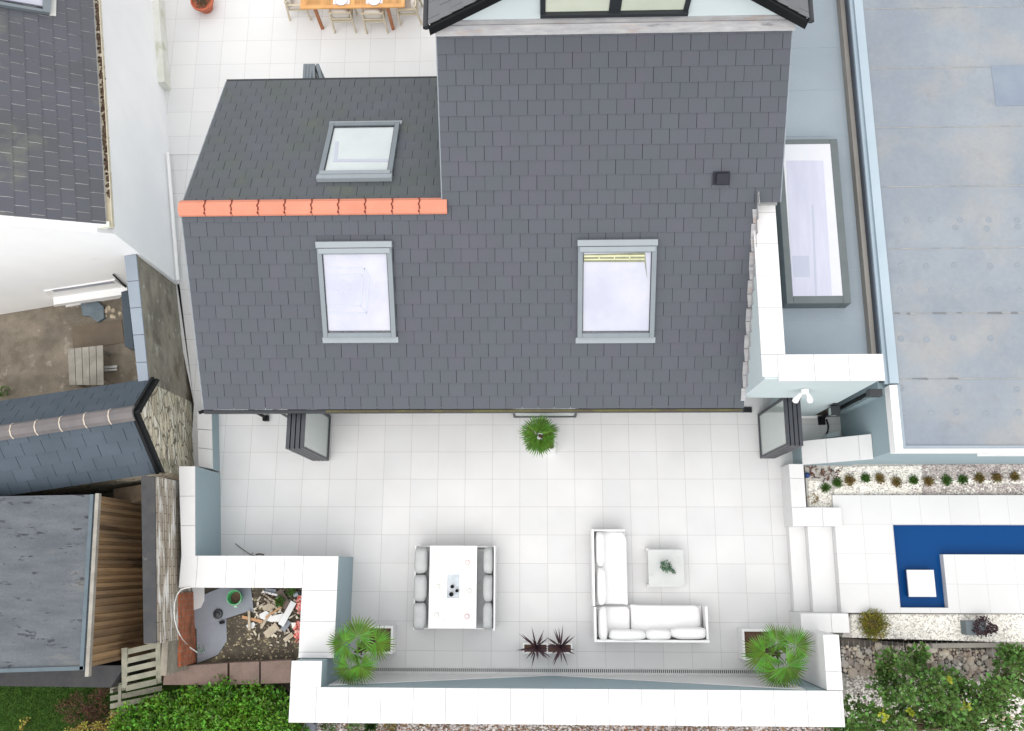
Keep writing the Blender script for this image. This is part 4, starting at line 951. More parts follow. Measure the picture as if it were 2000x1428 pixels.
# ground floor window on the gable wall
nG = -inn2
def WG(px, py): return onpl(px, py, C3, nG)
q = [WG(88, 568), WG(222, 546), WG(245, 558), WG(100, 578)]
mb = MB(); mb.slab([WG(86, 567), WG(224, 545), WG(248, 562), WG(104, 583)], nG, .002, .03); wn = mb.build('window', m_whitetrim, wh)
mb = MB(); mb.slab([WG(101, 564), WG(219, 547), WG(226, 550), WG(106, 568)], nG, .031, .036); mb.build('glass_pane', M('dim_glass', (.22, .24, .29), (.34, .36, .42), scale=3, rough=.15, spec=.6), wn)
mb = MB(); mb.slab([WG(104, 579), WG(248, 558), WG(249, 562), WG(105, 583)], nG, .03, .20); mb.build('sill', m_whitetrim, wn)
mb = MB(); mb.slab([WG(128, 592), WG(235, 574), WG(235, 578), WG(129, 596)], nG, .002, .09); mb.build('door_step', m_whitetrim, wh)
mb = MB(); mb.tube([WG(221, 534) + nG * .03, WG(249, 562) + nG * .03], .018, 8); mb.build('cable', m_black, wh)
# roof window at the top left
mb = MB(); Q = lambda px, py: onpl(px, py, E2, nW)
a, b, c, d = Q(-40, -20), Q(98, -20), Q(92, 27), Q(-40, 3)
mb.slab([Q(83, -30), Q(103, -30), Q(96, 31), Q(82, 28)], nW, .02, .11); mb.slab([Q(-60, -2), Q(94, 26), Q(96, 31), Q(-60, 5)], nW, .02, .105); rwn = mb.build('roof_window', m_frame, wh)
mb = MB(); mb.slab([Q(-60, -60), Q(84, -60), Q(83, 15), Q(-60, -9)], nW, .02, .06); mb.build('glass_pane', m_pane, rwn)
mb = MB(); mb.slab([Q(103, -30), Q(110, -30), Q(109, 33), Q(96, 32)], nW, .02, .035); mb.build('flashing', M('pale_flashing', (.55, .56, .54), rough=.6), rwn)

# ---- garden wall
gz = 2.1
gwl = thing('garden_wall', 'tall mossy garden wall with blue grey coping beside the tiled path', 'wall', (-7.8, 4.4, 0))
A, B, C_, D_ = (-8.25, 5.68), (-8.02, 5.71), (-7.46, 2.80), (-7.65, 2.80)
mb = MB(); mb.prism([A, B, C_, D_], -.2, gz - .04); mb.build('wall', m_mossy, gwl)
mb = MB()
for i in range(5):
    t0, t1 = i / 5, (i + 1) / 5 - .004
    lA = lambda t: (A[0] + (D_[0] - A[0]) * t - .01, A[1] + (D_[1] - A[1]) * t); lB = lambda t: (B[0] + (C_[0] - B[0]) * t + .01, B[1] + (C_[1] - B[1]) * t)
    mb.prism([lA(t0), lB(t0), lB(t1), lA(t1)], gz - .04, gz)
mb.build('coping', m_garden_cop, gwl, bevel=.004)
mb = MB(); mb.prism([(A[0] - .01, A[1] + .005), (B[0] + .01, B[1] + .005), (B[0] + .0, B[1] + .10), (A[0] - .01, A[1] + .08)], gz - .10, gz - .02); mb.build('coping', M('old_coping_end', (.20, .20, .22), rough=.8), gwl)

# ---- yard clutter
mb = MB()
pz = .40
for i in range(5):
    a = pp(pz, [(132 + i * 14, 682 - i * 1.6), (145 + i * 14, 680.5 - i * 1.6), (148 + i * 13.6, 752), (135.5 + i * 13.6, 752)])
    mb.prism(a, pz - .03, pz)
pt = thing('plank_table', 'weathered grey plank bench top standing on the stained concrete yard', 'bench', (*pp(0, [(168, 715)])[0], -.05))
mb.build('planks', m_wood_grey, pt, bevel=.004)
mb = MB(); c = pp(pz, [(140, 690), (196, 684), (200, 745), (142, 747)])
for x, y in c: mb.box(x - .03, x + .03, y - .03, y + .03, -.05, pz - .031)
mb.build('legs', m_wood_grey, pt)
mb = MB(); mb.prism(pp(.0, [(140, 637), (200, 628), (236, 624), (242, 668), (205, 674), (141, 680)]), -.049, -.03); tag(mb.build('doormat', m_brown_mat), 'large flat brown mat lying on the stained concrete yard', 'mat')
mb = MB(); mb.prism(pp(.0, [(159, 594), (193, 590), (204, 600), (205, 622), (192, 630), (176, 618), (163, 617)]), -.049, .05); tag(mb.build('drain_cover', m_bluetarp, bevel=.01), 'blue grey sheet cover on the ground below the white house window', 'cover')
mb = MB(); q = pp(.9, [(236, 570), (250, 566), (262, 683), (243, 676)]); mb.prism(q, -.05, .9); o_ = mb.build('storage_box', M('dark_blue_plastic', (.055, .075, .095), rough=.5), bevel=.02); tag(o_, 'tall narrow dark blue storage unit against the garden wall', 'storage box')
mb = MB()
for _ in range(10):
    p = U(random.uniform(205, 235), random.uniform(600, 620), 0); r_ = random.uniform(.03, .07); mb.lathe((p.x, p.y, -.05), [(r_, 0), (r_ * .8, r_ * .6), (.005, r_ * .8)], 7)
tag(mb.build('rubble_pile', m_chip), 'small heap of broken stones on the yard beside the dark storage unit', 'rubble')
mb = MB(); p0, p1 = U(203, 718, .05), U(229, 716, .05); mb.bar(p0, p1, .05, .03); mb.bar(p0 + Vector((0, -.07, 0)), p1 + Vector((0, -.07, 0)), .04, .03); tag(mb.build('metal_bracket', m_drain), 'small grey metal bracket lying beside the plank bench', 'bracket')
mb = MB(); leafball(mb, U(5, 765, .1), .12, 90, .06, .03); tag(mb.build('weed', m_leaf_tuft), 'green weed at the far left above the outbuilding roof', 'weed')

# ================================================================ STONE OUTBUILDING
ob = thing('stone_outbuilding', 'stone gabled outbuilding with blue slate roof and buff ridge tiles', 'outbuilding', (-8.6, 2.1, 0))
R0 = U(263, 806, 3.0); Rw = (U(0, 845, 3.0) - R0).normalized(); rn = Vector((-Rw.y, Rw.x, 0)); rn = rn if rn.y > 0 else -rn
LR = 8.0; ezo = 2.05
for side, (epx, epy), m_ in ((1, (302, 740), m_slate_b), (-1, (312, 923), m_slate_b)):
    Ep = U(epx, epy, ezo); wd_ = abs((Ep - R0).dot(rn)); off_ = (Ep - R0).dot(-Rw)
    Eo = R0 + rn * side * wd_ - Vector((0, 0, 3.0 - ezo)); upv = (R0 - Eo); Lu = upv.length; upv.normalize()
    mb = MB(); slates(mb, Eo, Rw, upv, [[(-off_, 0), (LR, 0), (LR, Lu), (0, Lu)]], .40, Lu / 5, phase=.13, seed=31 + side, lift=.016, gap=.008)
    r_ = mb.build('roof', m_, ob); nn_ = Rw.cross(upv); nn_ = nn_ if nn_.z > 0 else -nn_
    mb = MB(); mb.slab([Eo - Rw * (off_ - .02) if False else Eo + Rw * (-off_ + .03), Eo + Rw * LR, Eo + Rw * LR + upv * Lu, Eo + upv * Lu + Rw * .03], nn_, -.10, -.008); mb.build('roof_deck', m_under, r_)
    mb = MB(); A = Eo - Rw * off_; B = R0
    mb.slab([A, B, B - Vector((0, 0, .14)), A - Vector((0, 0, .14))], Rw, -.05, .0); mb.slab([A, B, B + Rw * .06, A + Rw * .06], nn_, .0, .05); mb.build('bargeboard', m_black, ob)
    if side > 0: eN = Eo
    else: eS = Eo
mb = MB(); mo = MB()
i = 0; x = 0.0
prof = [(-.15, -.10), (-.10, -.01), (0, .03), (.10, -.01), (.15, -.10)]
while x < LR:
    a, b = R0 + Rw * (x + .012), R0 + Rw * (x + .46)
    vs = [p + rn * y + Vector((0, 0, z + .06)) for p in (a, b) for y, z in prof]; mb.faces(vs, [[k, k + 1, 6 + k, 5 + k] for k in range(4)] + [[4, 3, 2, 1, 0], [5, 6, 7, 8, 9]])
    a, b = R0 + Rw * (x + .458), R0 + Rw * (x + .484); vs = [p + rn * y * 1.04 + Vector((0, 0, z * 1.02 + .067)) for p in (a, b) for y, z in prof]; mo.faces(vs, [[k, k + 1, 6 + k, 5 + k] for k in range(4)])
    x += .472
rt = mb.build('ridge_tiles', m_ridge_b, ob); mo.build('mortar_joint', m_mortar, rt)
mb = MB(); f0 = R0 - Rw * .02; mb.tube([f0 + Vector((0, 0, .0)), f0 + Vector((0, 0, .05)) - Rw * .12], .035, 10); mb.build('finial', m_black, ob)
gx = R0 - Rw * .0; gA = eN - rn * .08; gB = eS + rn * .08
mb = MB(); g0 = Rw * .06
mb.slab([Vector((gB.x, gB.y, -.1)) + g0, Vector((gA.x, gA.y, -.1)) + g0, gA + g0 - Vector((0, 0, .05)), R0 + g0 - Vector((0, 0, .10)), gB + g0 - Vector((0, 0, .05))], Rw, 0, .35)
far = Rw * LR
mb.slab([Vector((gA.x, gA.y, -.1)) + g0 * 6, Vector((gA.x, gA.y, -.1)) + far, gA + far - Vector((0, 0, .12)), gA + g0 * 6 - Vector((0, 0, .12))], rn, -.3, 0)
mb.slab([Vector((gB.x, gB.y, -.1)) + g0 * 6, Vector((gB.x, gB.y, -.1)) + far, gB + far - Vector((0, 0, .12)), gB + g0 * 6 - Vector((0, 0, .12))], rn, 0, .3)
mb.build('wall', m_stonewall, ob)

# ================================================================ SHED AND BOUNDARY WALLS, BOTTOM LEFT
sz = 2.45
shp = thing('garden_shed', 'flat roofed timber shed with charcoal felt and orange brown boarding', 'shed', (-9.2, -1, 0))
q = pp(sz, [(-300, 975), (186, 966), (166, 1308), (-300, 1322)])
mb = MB(); mb.prism(q, sz - .06, sz); sr = mb.build('roof', m_felt_dk, shp)
mb = MB(); A, B = Vector((*q[1], sz)), Vector((*q[2], sz)); mb.bar(A + Vector((-.05, 0, .02)), B + Vector((-.05, 0, .02)), .07, .045); A2, B2 = Vector((*q[2], sz)), Vector((*q[3], sz)); mb.bar(A2 + Vector((0, .03, .02)), B2 + Vector((0, .03, .02)), .07, .045); mb.build('roof_edge', m_felt_edge, sr)
mb = MB(); A3 = A + Vector((.05, .02, -.02)); B3 = B + Vector((.06, -.12, -.02)); mb.bar(A3, B3, .07, .10); mb.build('fascia', m_wood_grey, shp)
# boards
a, b = Vector((A.x + .03, A.y - .02, 0)), Vector((B.x + .03, B.y + .04, 0)); mb = MB(); nb = 44; rs = random.Random(8)
for i in range(nb):
    p, r = a.lerp(b, i / nb), a.lerp(b, (i + .97) / nb); o_ = rs.uniform(0, .006) + (.026 if i % 2 else 0)
    mb.prism([(p.x + o_, p.y), (r.x + o_, r.y), (r.x - .03, r.y), (p.x - .03, p.y)], -.15, sz - .07)
mb.build('boarding', m_wood_fence, shp)
mb = MB(); mb.prism([(q[1][0] - .05, q[1][1] - .05), (q[2][0] - .05, q[2][1] + .06), (q[3][0], q[3][1] + .06), (q[0][0], q[0][1] - .05)], -.1, sz - .061); mb.build('wall', m_black_cop, shp)
mb = MB(); q2 = pp(1.0, [(-300, 1300), (166, 1300), (244, 1300), (216, 1343), (-300, 1336)]); mb.prism(q2, -.1, 1.0); tag(mb.build('dark_kerb', m_black_cop), 'black capped low wall between the charcoal shed and the lawn', 'wall')
mb = MB(); q3 = pp(1.7, [(190, 950), (278, 935), (278, 962), (190, 990)]); mb.prism(q3, -.1, 1.0); tag(mb.build('timber_screen', m_wood_old), 'old brown timber screen in the gap behind the shed and outbuilding', 'screen')
bw_ = thing('brick_wall', 'whitewashed old brick wall with black coping beside the shed', 'wall', (-7, -.7, 0))
bz = 2.4
q = [U(279, 930, bz), U(303, 930, bz), U(307, 1258, bz), U(282, 1258, bz)]; q = [(p.x, p.y) for p in q]
qe = [tuple(U(313, 1256, 2.0)[:2]), tuple(U(322, 1256, 2.0)[:2]), tuple(U(322, 1330, 2.0)[:2]), tuple(U(313, 1330, 2.0)[:2])]
mb = MB(); mb.prism(q, -.2, bz - .02); mb.build('wall', m_brick_w, bw_); mb = MB(); mb.prism([(q[2][0] - .12, q[2][1] - .002), (q[2][0], q[2][1] - .002), (q[2][0] + .02, q[2][1] - .62), (q[2][0] - .10, q[2][1] - .62)], -.2, 1.9); mb.build('wall_end', m_mossy, bw_)
qc = [(q[0][0] - .03, q[0][1]), (q[1][0] - .0, q[1][1]), (U(306, 1257, bz).x, U(306, 1257, bz).y), (U(281, 1257, bz).x, U(281, 1257, bz).y)]
mb = MB(); mb.prism(qc, bz - .02, bz + .01); mb.build('coping', m_black_cop, bw_)
xq = lambda y: q[1][0] + (q[2][0] - q[1][0]) * (y - q[1][1]) / (q[2][1] - q[1][1])
ya_, yb_ = U(345, 1158, 1.4).y, U(350, 1300, 1.2).y
mb = MB(); mb.prism([(xq(ya_) - .02, ya_), (xq(ya_) + .03, ya_), (xq(yb_) + .03, yb_), (xq(yb_) - .02, yb_)], -.2, 1.40); mb.build('brick_base', m_brick_o, bw_)

# retaining coping and rubble bed
mb = MB()
qs = [(330, 1302), (446, 1294), (568, 1290), (568, 1334), (446, 1340), (330, 1336)]
rc = thing('retaining_wall', 'low brown stone retaining wall between rubble bed and green hedge', 'wall', (*pp(.9, [(450, 1315)])[0], 0))
for a in ([(322, 1303), (444, 1295), (444, 1338), (318, 1338)], [(448, 1294.5), (506, 1292), (506, 1336), (448, 1338)], [(509, 1292), (569, 1289), (568, 1334), (509, 1336)]): mb.prism(pp(.9, a), -.2, .9)
mb.build('stone', m_brown_cop, rc, bevel=.012)
BZs = .6
mb = MB(); mb.prism([(-6.86, -1.08), (-4.2, -1.08), (-4.2, -2.62), (-6.78, -2.62)], -.2, BZs); struct(mb.build('soil', m_soil))
mb = MB(); pebbles([(-5.9, -1.1), (-4.3, -1.1), (-4.3, -2.55), (-6.3, -2.55)], BZs, 700, .008, .026, mb); struct(mb.build('rubble_gravel', M('rubble_bits', (.34, .28, .19), (.22, .18, .12), scale=8, rough=1, isl=.6)), 'stuff', 'small stones and rubble over the dark soil bed', 'rubble')
D = lambda x, y, z=.62: U(330 + x / 5.95, 1060 + y / 5.95, z)
def dslab(pts, z, th, name, mat, label, cat, group=None, bev=.002):
    mb = MB(); mb.prism([tuple(D(x, y, z + th)[:2]) for x, y in pts], z, z + th); return tag(mb.build(name, mat, bevel=bev), label, cat, group)
dslab([(318, 985), (665, 880), (672, 1140), (570, 1300), (470, 1345), (330, 1400)], .60, .02, 'slate_sheet', m_gsl, 'lower grey slate sheet lying in the rubble bed with a cut corner', 'sheet')
dslab([(262, 780), (415, 640), (415, 600), (640, 505), (950, 505), (985, 805), (910, 800), (305, 1000)], .624, .02, 'slate_sheet', m_gsl, 'upper grey slate sheet under the green bucket in the rubble bed', 'sheet')
dslab([(245, 500), (410, 500), (412, 665), (370, 755), (245, 800)], .648, .018, 'white_board', m_coping, 'clipped white board overlapping the upper grey slate sheet', 'board')
mb = MB(); rs = random.Random(41)
for _ in range(120):
    X_, Y_ = (rs.gauss(1200, 130), rs.gauss(830, 130)) if _ < 80 else (rs.uniform(900, 1540), rs.uniform(560, 1200))
    if not (880 < X_ < 1540 and 560 < Y_ < 1250): continue
    c = D(X_, Y_, .63); a_ = rs.uniform(0, pi); l_, w_ = rs.uniform(.03, .13), rs.uniform(.015, .05); z_ = .60 + rs.uniform(.01, .05)
    dx = Vector((cos(a_), sin(a_), 0)) * l_ / 2; dy = Vector((-sin(a_), cos(a_), 0)) * w_ / 2; mb.slab([c * 1 + dx + dy * .7, c - dx + dy, c - dx * .8 - dy, c + dx * 1.1 - dy], (rs.uniform(-.2, .2), rs.uniform(-.2, .2), 1), -.012, .012)
struct(mb.build('rubble_chips', M('pale_rubble_chip', (.60, .55, .46), (.42, .36, .28), scale=9, rough=.9, isl=.35)), 'stuff', 'pale broken chips and offcuts heaped over the rubble bed', 'rubble')
c = D(568, 828, .67); mb = MB(); mb.lathe((c.x, c.y, .646), [(.10, 0), (.10, .03), (.085, .045), (.05, .05), (.045, .075), (.02, .085), (.001, .085)], 20)
tag(mb.build('round_lid', m_anth), 'round black lid lying on the upper grey slate sheet', 'lid')
dslab([(580, 915), (632, 905), (640, 940), (590, 950)], .645, .05, 'black_block', m_black, 'tiny black block between the two grey slate sheets', 'block')
c = D(790, 640, .65); bk = thing('bucket', 'green plastic bucket with soil standing on the grey slate sheet', 'bucket', (c.x, c.y, .646))
c = D(800, 640, .65); top = D(755, 637, .92)
mb = MB()
n_ = 24; prof_ = [(.105, 0), (.135, 1.0), (.150, 1.0), (.150, .93), (.138, .93)]
vs = []; 
for r, t in [(.001, 0), (.105, 0), (.140, 1.0), (.150, 1.0), (.150, .94)]:
    cc = Vector((c.x, c.y, .646)).lerp(Vector((top.x, top.y, .92)), t)
    vs += [cc + Vector((r * cos(2 * pi * k / n_), r * sin(2 * pi * k / n_), 0)) for k in range(n_)]
mb.faces(vs, [[i * n_ + k, i * n_ + (k + 1) % n_, (i + 1) * n_ + (k + 1) % n_, (i + 1) * n_ + k] for i in range(4) for k in range(n_)])
mb.build('body', m_greenb, bk, smooth=False)
mb = MB(); cc = Vector((c.x, c.y, .646)).lerp(Vector((top.x, top.y, .92)), .35); mb.lathe(cc, [(.001, .01), (.117, 0)], 20); mb.build('soil', m_plsoil, bk)
mb = MB(); pts = [Vector((top.x + .152 * cos(a), top.y + .152 * sin(a), .915 - .05 * sin((a - 3.6) / 2.4 * pi))) for a in [3.6 + .2 * i for i in range(13)]]; mb.tube(pts, .006, 6); mb.box(top.x - .0, top.x + .06, top.y - .20, top.y - .17, .85, .875); mb.build('handle', m_greenl, bk)
def stick(a, b, w, mat, label, z=.66, th=.02, name='timber_offcut', cat='offcut', dz=.0):
    mb = MB(); A, B = D(*a, z), D(*b, z + dz); mb.bar(Vector((A.x, A.y, z)), Vector((B.x, B.y, z + dz)), w, th); return tag(mb.build(name, mat, bevel=.002), label, cat)
stick((930, 790), (935, 1020), .05, m_chip, 'short upright pale timber stick below the grey slate sheet', .70)
stick((850, 862), (1085, 918), .06, m_tan, 'tan brown timber piece crossing under the short pale stick', .66)
stick((1070, 995), (1200, 780), .045, m_chip, 'thin pale lath leaning across the white scraps', .70)
stick((1120, 870), (1310, 745), .03, m_tan, 'thin tan batten above the white scraps', .73)
stick((1450, 690), (1300, 960), .125, m_coping, 'long bright white board slanting across the rubble heap', .74)
stick((1270, 560), (1390, 760), .16, m_brownb, 'dark brown board at the top of the rubble heap', .68)
stick((1260, 960), (1120, 1080), .15, m_chip, 'wide beige board end below the white scraps', .66)
stick((1400, 910), (1320, 1020), .11, m_gsl, 'grey green board piece beside the long white board', .66)
stick((1090, 570), (1260, 610), .04, m_coping, 'narrow white strip near the top of the rubble heap', .70)
stick((1100, 600), (1290, 720), .03, m_chip, 'thin weathered stick under the green weed', .69)
stick((1000, 760), (1120, 700), .02, m_chip, 'twiggy pale stick beside the slate sheet corner', .66)
stick((1110, 560), (1240, 575), .11, m_gsl, 'short grey slate strip against the wall above the rubble', .66)
stick((1340, 1140), (1440, 1060), .09, m_chip, 'pinkish beige splinter board near the red bags', .66)
dslab([(1050, 830), (1130, 790), (1200, 850), (1330, 820), (1340, 870), (1290, 915), (1180, 920), (1060, 880)], .64, .05, 'plaster_scrap', m_coping, 'crumpled white plaster scraps in the middle of the rubble', 'scrap')
dslab([(895, 960), (980, 920), (1005, 950), (975, 1000), (910, 990)], .61, .04, 'plaster_scrap', m_coping, 'small white plaster lump beside the short pale stick', 'scrap')
dslab([(1080, 740), (1170, 700), (1250, 740), (1170, 800), (1090, 780)], .62, .05, 'stone_slab', m_chip, 'beige stone slab above the white plaster scraps', 'slab')
dslab([(1420, 930), (1470, 930), (1475, 1000), (1430, 990)], .62, .05, 'stone_slab', m_cream, 'cream stone chip left of the red plastic bags', 'slab')
for nm, pts_ , lb in (('a', (1525, 715, .10), 'upper crumpled red and white plastic bag beside the wall'), ('b', (1505, 1030, .12), 'lower crumpled red and white plastic bag beside the wall')):
    c = D(pts_[0], pts_[1], .66); mb = MB(); r_ = pts_[2]; rs = random.Random(len(lb) + 3)
    for _ in range(60):
        a = rs.uniform(0, 2 * pi); rr = rs.uniform(0, 1) ** .6; p = Vector((c.x + cos(a) * rr * r_ * .75, c.y + sin(a) * rr * r_ * 1.5, .63 + rs.uniform(0, .08)))
        q_ = [p + Vector((rs.uniform(-.05, .05), rs.uniform(-.06, .06), rs.uniform(-.03, .04))) for _ in range(4)]; mb.faces(q_, [[0, 1, 2], [1, 3, 2]])
    tag(mb.build('plastic_bag', M('red_bag_' + nm, (.82, .10, .06), (.88, .60, .55), scale=14, rough=.35)), lb, 'bag')
c = D(1485, 600, .68); mb = MB(); mb.tube([(c.x - .05, c.y - .02, .66), (c.x + .05, c.y + .02, .70)], .045, 14, cap=False); tag(mb.build('pipe_offcut', m_frame_l), 'short blue grey pipe offcut near the top right of the rubble', 'pipe')
mb = MB(); leafball(mb, D(1285, 680, .75), .07, 160, .07, .018); leafball(mb, D(1280, 720, .72), .06, 80, .06, .015); tag(mb.build('weed', m_leaf_tuft), 'feathery green weed in the middle of the rubble heap', 'weed')
mb = MB(); leafball(mb, D(1420, 570, .68), .07, 60, .07, .035); tag(mb.build('weed', m_leaf_tuft), 'leafy green weed beside the pipe offcut under the coping', 'weed')
mb = MB(); leafball(mb, D(370, 1240, .8), .10, 22, .05, .025, hollow=.1); tag(mb.build('weed', m_leaf_blue), 'sparse blue green weed over the lower slate sheet', 'weed')
mb = MB(); leafball(mb, D(1160, 640, .68), .10, 60, .09, .012); tag(mb.build('dry_twigs', m_leaf_red), 'heap of dry brown twigs above the rubble', 'twigs')
hz_ = lambda px: max(.68, 19.36 - 753 * 16.96 / (1056 - px) + .16)
mb = MB(); hp = [D(x, y, 1.52) for x, y in [(250, 520), (190, 528), (140, 545)]] + [D(x, y, hz_(330 + x / 5.95)) for x, y in [(95, 600), (65, 700), (58, 800), (66, 900), (95, 1010), (150, 1120), (230, 1210), (330, 1275)]]
mb.tube(hp, .013, 8); tag(mb.build('hose', m_hose), 'thin white hose looping over the orange bricks', 'hose')
# twig seen on the terrace beside the left wall
mb = MB(); mb.tube([D(770, 10, .03), D(860, 80, .05), D(960, 145, .03), D(1000, 150, .02)], .008, 5); mb.tube([D(960, 145, .03), D(975, 115, .08)], .006, 5); mb.tube([D(1010, 138, .03), D(1050, 128, .04), D(1105, 140, .02)], .014, 5); tag(mb.build('twig', m_trunk), 'thin dark twig lying on the tiles above the rubble bed wall', 'twig')

# ================================================================ BENCH AND PLANTS, BOTTOM LEFT
bn = thing('garden_bench', 'weathered slatted wooden garden bench between shed and hedge', 'bench', (*pp(.5, [(265, 1330)])[0], -.02))
E_ = lambda x, y, z: U(x / 4, 1071 + y / 4, z)
mb = MB()
for i in range(5):
    z0 = 1.28 - i * .10; yy = 760 + i * 71
    mb.slab([E_(985, yy + 30, z0), E_(1225, yy - 25, z0), E_(1225, yy + 18, z0 - .05), E_(985, yy + 73, z0 - .05)], (0, 0, 1), -.02, .005)
mb.slab([E_(952, 780, 1.32), E_(997, 775, 1.32), E_(995, 1090, .80), E_(955, 1095, .80)], (0, 0, 1), -.03, .02)
mb.slab([E_(1218, 728, 1.32), E_(1256, 722, 1.32), E_(1262, 1040, .80), E_(1222, 1050, .80)], (0, 0, 1), -.03, .02)
mb.build('backrest', m_wood_green, bn)
mb = MB()
for i in range(4):
    yy = 1070 + i * 62
    mb.slab([E_(860, yy + 22, .46), E_(1265, yy - 60, .46), E_(1265, yy - 18, .46), E_(860, yy + 62, .46)], (0, 0, 1), -.025, 0)
mb.build('seat', m_wood_green, bn)
for (x, y, zt) in ((870, 1120, .66), (945, 1080, .79), (1245, 1020, .79), (875, 1280, .44)):
    mb = MB(); p = E_(x, y, zt); mb.box(p.x - .03, p.x + .03, p.y - .03, p.y + .03, -.02, zt); mb.build('leg', m_wood_green, bn)
mb = MB(); mb.bar(E_(940, 1050, .68), E_(935, 1200, .68), .06, .03); mb.build('armrest', m_wood_green, bn)
# hedge
mb = MB(); core = MB(); rs = random.Random(5)
hpts = [(px, py) for px in range(215, 590, 17) for py in range(1338, 1470, 15)]
def hedge_top(px): 
    pts_ = [(205, 1440), (230, 1400), (262, 1382), (300, 1366), (340, 1350), (390, 1337), (440, 1329), (490, 1328), (530, 1338), (558, 1358), (578, 1388), (590, 1420), (594, 1440)]
    for (a, b), (c, d) in zip(pts_[:-1], pts_[1:]):
        if a <= px <= c: return b + (d - b) * (px - a) / (c - a)
    return 2000
for px, py in hpts:
    ht = hedge_top(px)
    if py < ht + 8: continue
    zc = .72 + .35 * min(1, (py - ht) / 60) + rs.uniform(-.16, .20)
    c = U(px + rs.uniform(-5, 5), py + rs.uniform(-5, 5), zc)
    leafball(mb, c, .15 + rs.uniform(-.02, .05), 85, .10, .05, up=.5, hollow=.5)
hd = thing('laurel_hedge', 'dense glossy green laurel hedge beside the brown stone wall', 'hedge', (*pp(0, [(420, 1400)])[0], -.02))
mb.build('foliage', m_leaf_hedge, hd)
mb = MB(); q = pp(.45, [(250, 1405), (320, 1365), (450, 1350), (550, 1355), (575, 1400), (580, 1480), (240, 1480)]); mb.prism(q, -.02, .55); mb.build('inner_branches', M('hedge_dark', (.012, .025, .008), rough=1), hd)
def bush(name, label, cat, pts, mat, L, W, n, r, z0=-.02, hollow=.2, stemmat=None, up=.4):
    t = thing(name, label, cat, (*U(*pts[0][:2], 0)[:2], z0)); mb = MB(); st = MB()
    for px, py, z in pts:
        c = U(px, py, z); leafball(mb, c, r, n, L, W, up=up, hollow=hollow)
        g = U(*pts[0][:2], 0); st.tube([(g.x, g.y, z0), (g.x * .4 + c.x * .6, g.y * .4 + c.y * .6, z0 + (z - z0) * .5), c], [.015, .01, .005], 5)
    mb.build('foliage', mat, t); st.build('stem', stemmat or m_trunk, t); return t
bush('red_shrub', 'sparse reddish brown shrub between the lawn and the wooden bench', 'shrub', [(170, 1385, .3), (150, 1365, .3), (190, 1360, .35), (205, 1345, .4), (180, 1400, .3), (140, 1400, .25), (125, 1380, .2), (200, 1385, .3), (160, 1420, .3), (195, 1415, .3)], m_leaf_red, .05, .018, 190, .17)
bush('yellow_shrub', 'yellow green shrub at the bottom edge left of the laurel hedge', 'shrub', [(165, 1420, .6), (150, 1430, .6), (190, 1418, .6), (220, 1410, .6), (225, 1395, .65), (135, 1432, .5), (205, 1430, .6), (240, 1425, .6)], m_leaf_yel, .05, .035, 75, .11)
bush('yellow_sprig', 'single yellow orange sprig at the bottom left over the lawn', 'shrub', [(45, 1412, .5), (52, 1405, .5), (40, 1425, .5)], m_leaf_yel, .045, .03, 25, .07)
# plants along the outside of the front wall
for i, (px, py, lb, mt) in enumerate([(640, 1421, 'low green weed below the left end of the front wall', m_leaf_tuft), (722, 1420, 'spiky green grass clump under the front wall', m_leaf_tuft), (690, 1424, 'pale green creeping weed between the two weeds by the front wall', m_leaf_tree), (760, 1424, 'small dry tuft right of the spiky grass clump', m_leaf_dry)]):
    mb = MB(); c = U(px, py, -.1); tuft(mb, (c.x, c.y, -.3), 110, .26, .022) if i == 1 else leafball(mb, (c.x, c.y, -.18), .16, 130, .055, .03, rz=.06); tag(mb.build('weed', mt), lb, 'weed')
mb = MB(); c = U(603, 1420, 0); mb.prism([(c.x - .1, c.y - .1), (c.x + .1, c.y - .12), (c.x + .12, c.y + .03), (c.x, c.y + .11), (c.x - .11, c.y + .05)], -.29, -.05); tag(mb.build('grey_stone', m_gsl), 'flat grey stone on the ground beside the hedge', 'stone')
mb = MB(); rs = random.Random(3)
for _ in range(260):
    p = U(rs.uniform(585, 1640), rs.uniform(1415, 1432), -.25); a = rs.uniform(0, 6.28); leaf(mb, Vector((p.x, p.y, -.27)), Vector((cos(a), sin(a), .1)), Vector((0, 0, 1)), .06, .035)
struct(mb.build('fallen_leaves', M('fallen_leaf', (.26, .10, .04), (.20, .13, .06), scale=9, rough=.9, isl=.4)), 'stuff', 'brown fallen leaves on the gravel outside the front wall', 'leaves')

# ================================================================ TERRACE FURNITURE
# dining table
tb = thing('dining_table', 'white rectangular outdoor dining table between two grey sofas', 'table', (-1.36, -1.07, 0))
tz = .70; a, b = U(840, 1066, tz), U(930, 1228, tz); x0, x1, y1, y0 = a.x, b.x, a.y, b.y
ia, ib = U(874, 1122, tz), U(897, 1168, tz)
mb = MB(); mb.box(x0, ia.x, y0, y1, tz - .04, tz); mb.box(ib.x, x1, y0, y1, tz - .04, tz); mb.box(ia.x + .0002, ib.x - .0002, ia.y, y1, tz - .04, tz); mb.box(ia.x + .0002, ib.x - .0002, y0, ib.y, tz - .04, tz)
mb.build('tabletop', m_tbl, tb)
mb = MB(); mb.box(ia.x, ib.x, ib.y, ia.y, tz - .035, tz - .015); mb.build('inset_tray', m_marble, tb)
for sx, sy in ((x0 + .05, y0 + .06), (x1 - .05, y0 + .06), (x0 + .05, y1 - .06), (x1 - .05, y1 - .06)):
    mb = MB(); mb.box(sx - .03, sx + .03, sy - .03, sy + .03, 0.001, tz - .041); mb.build('leg', m_sofa_f, tb)
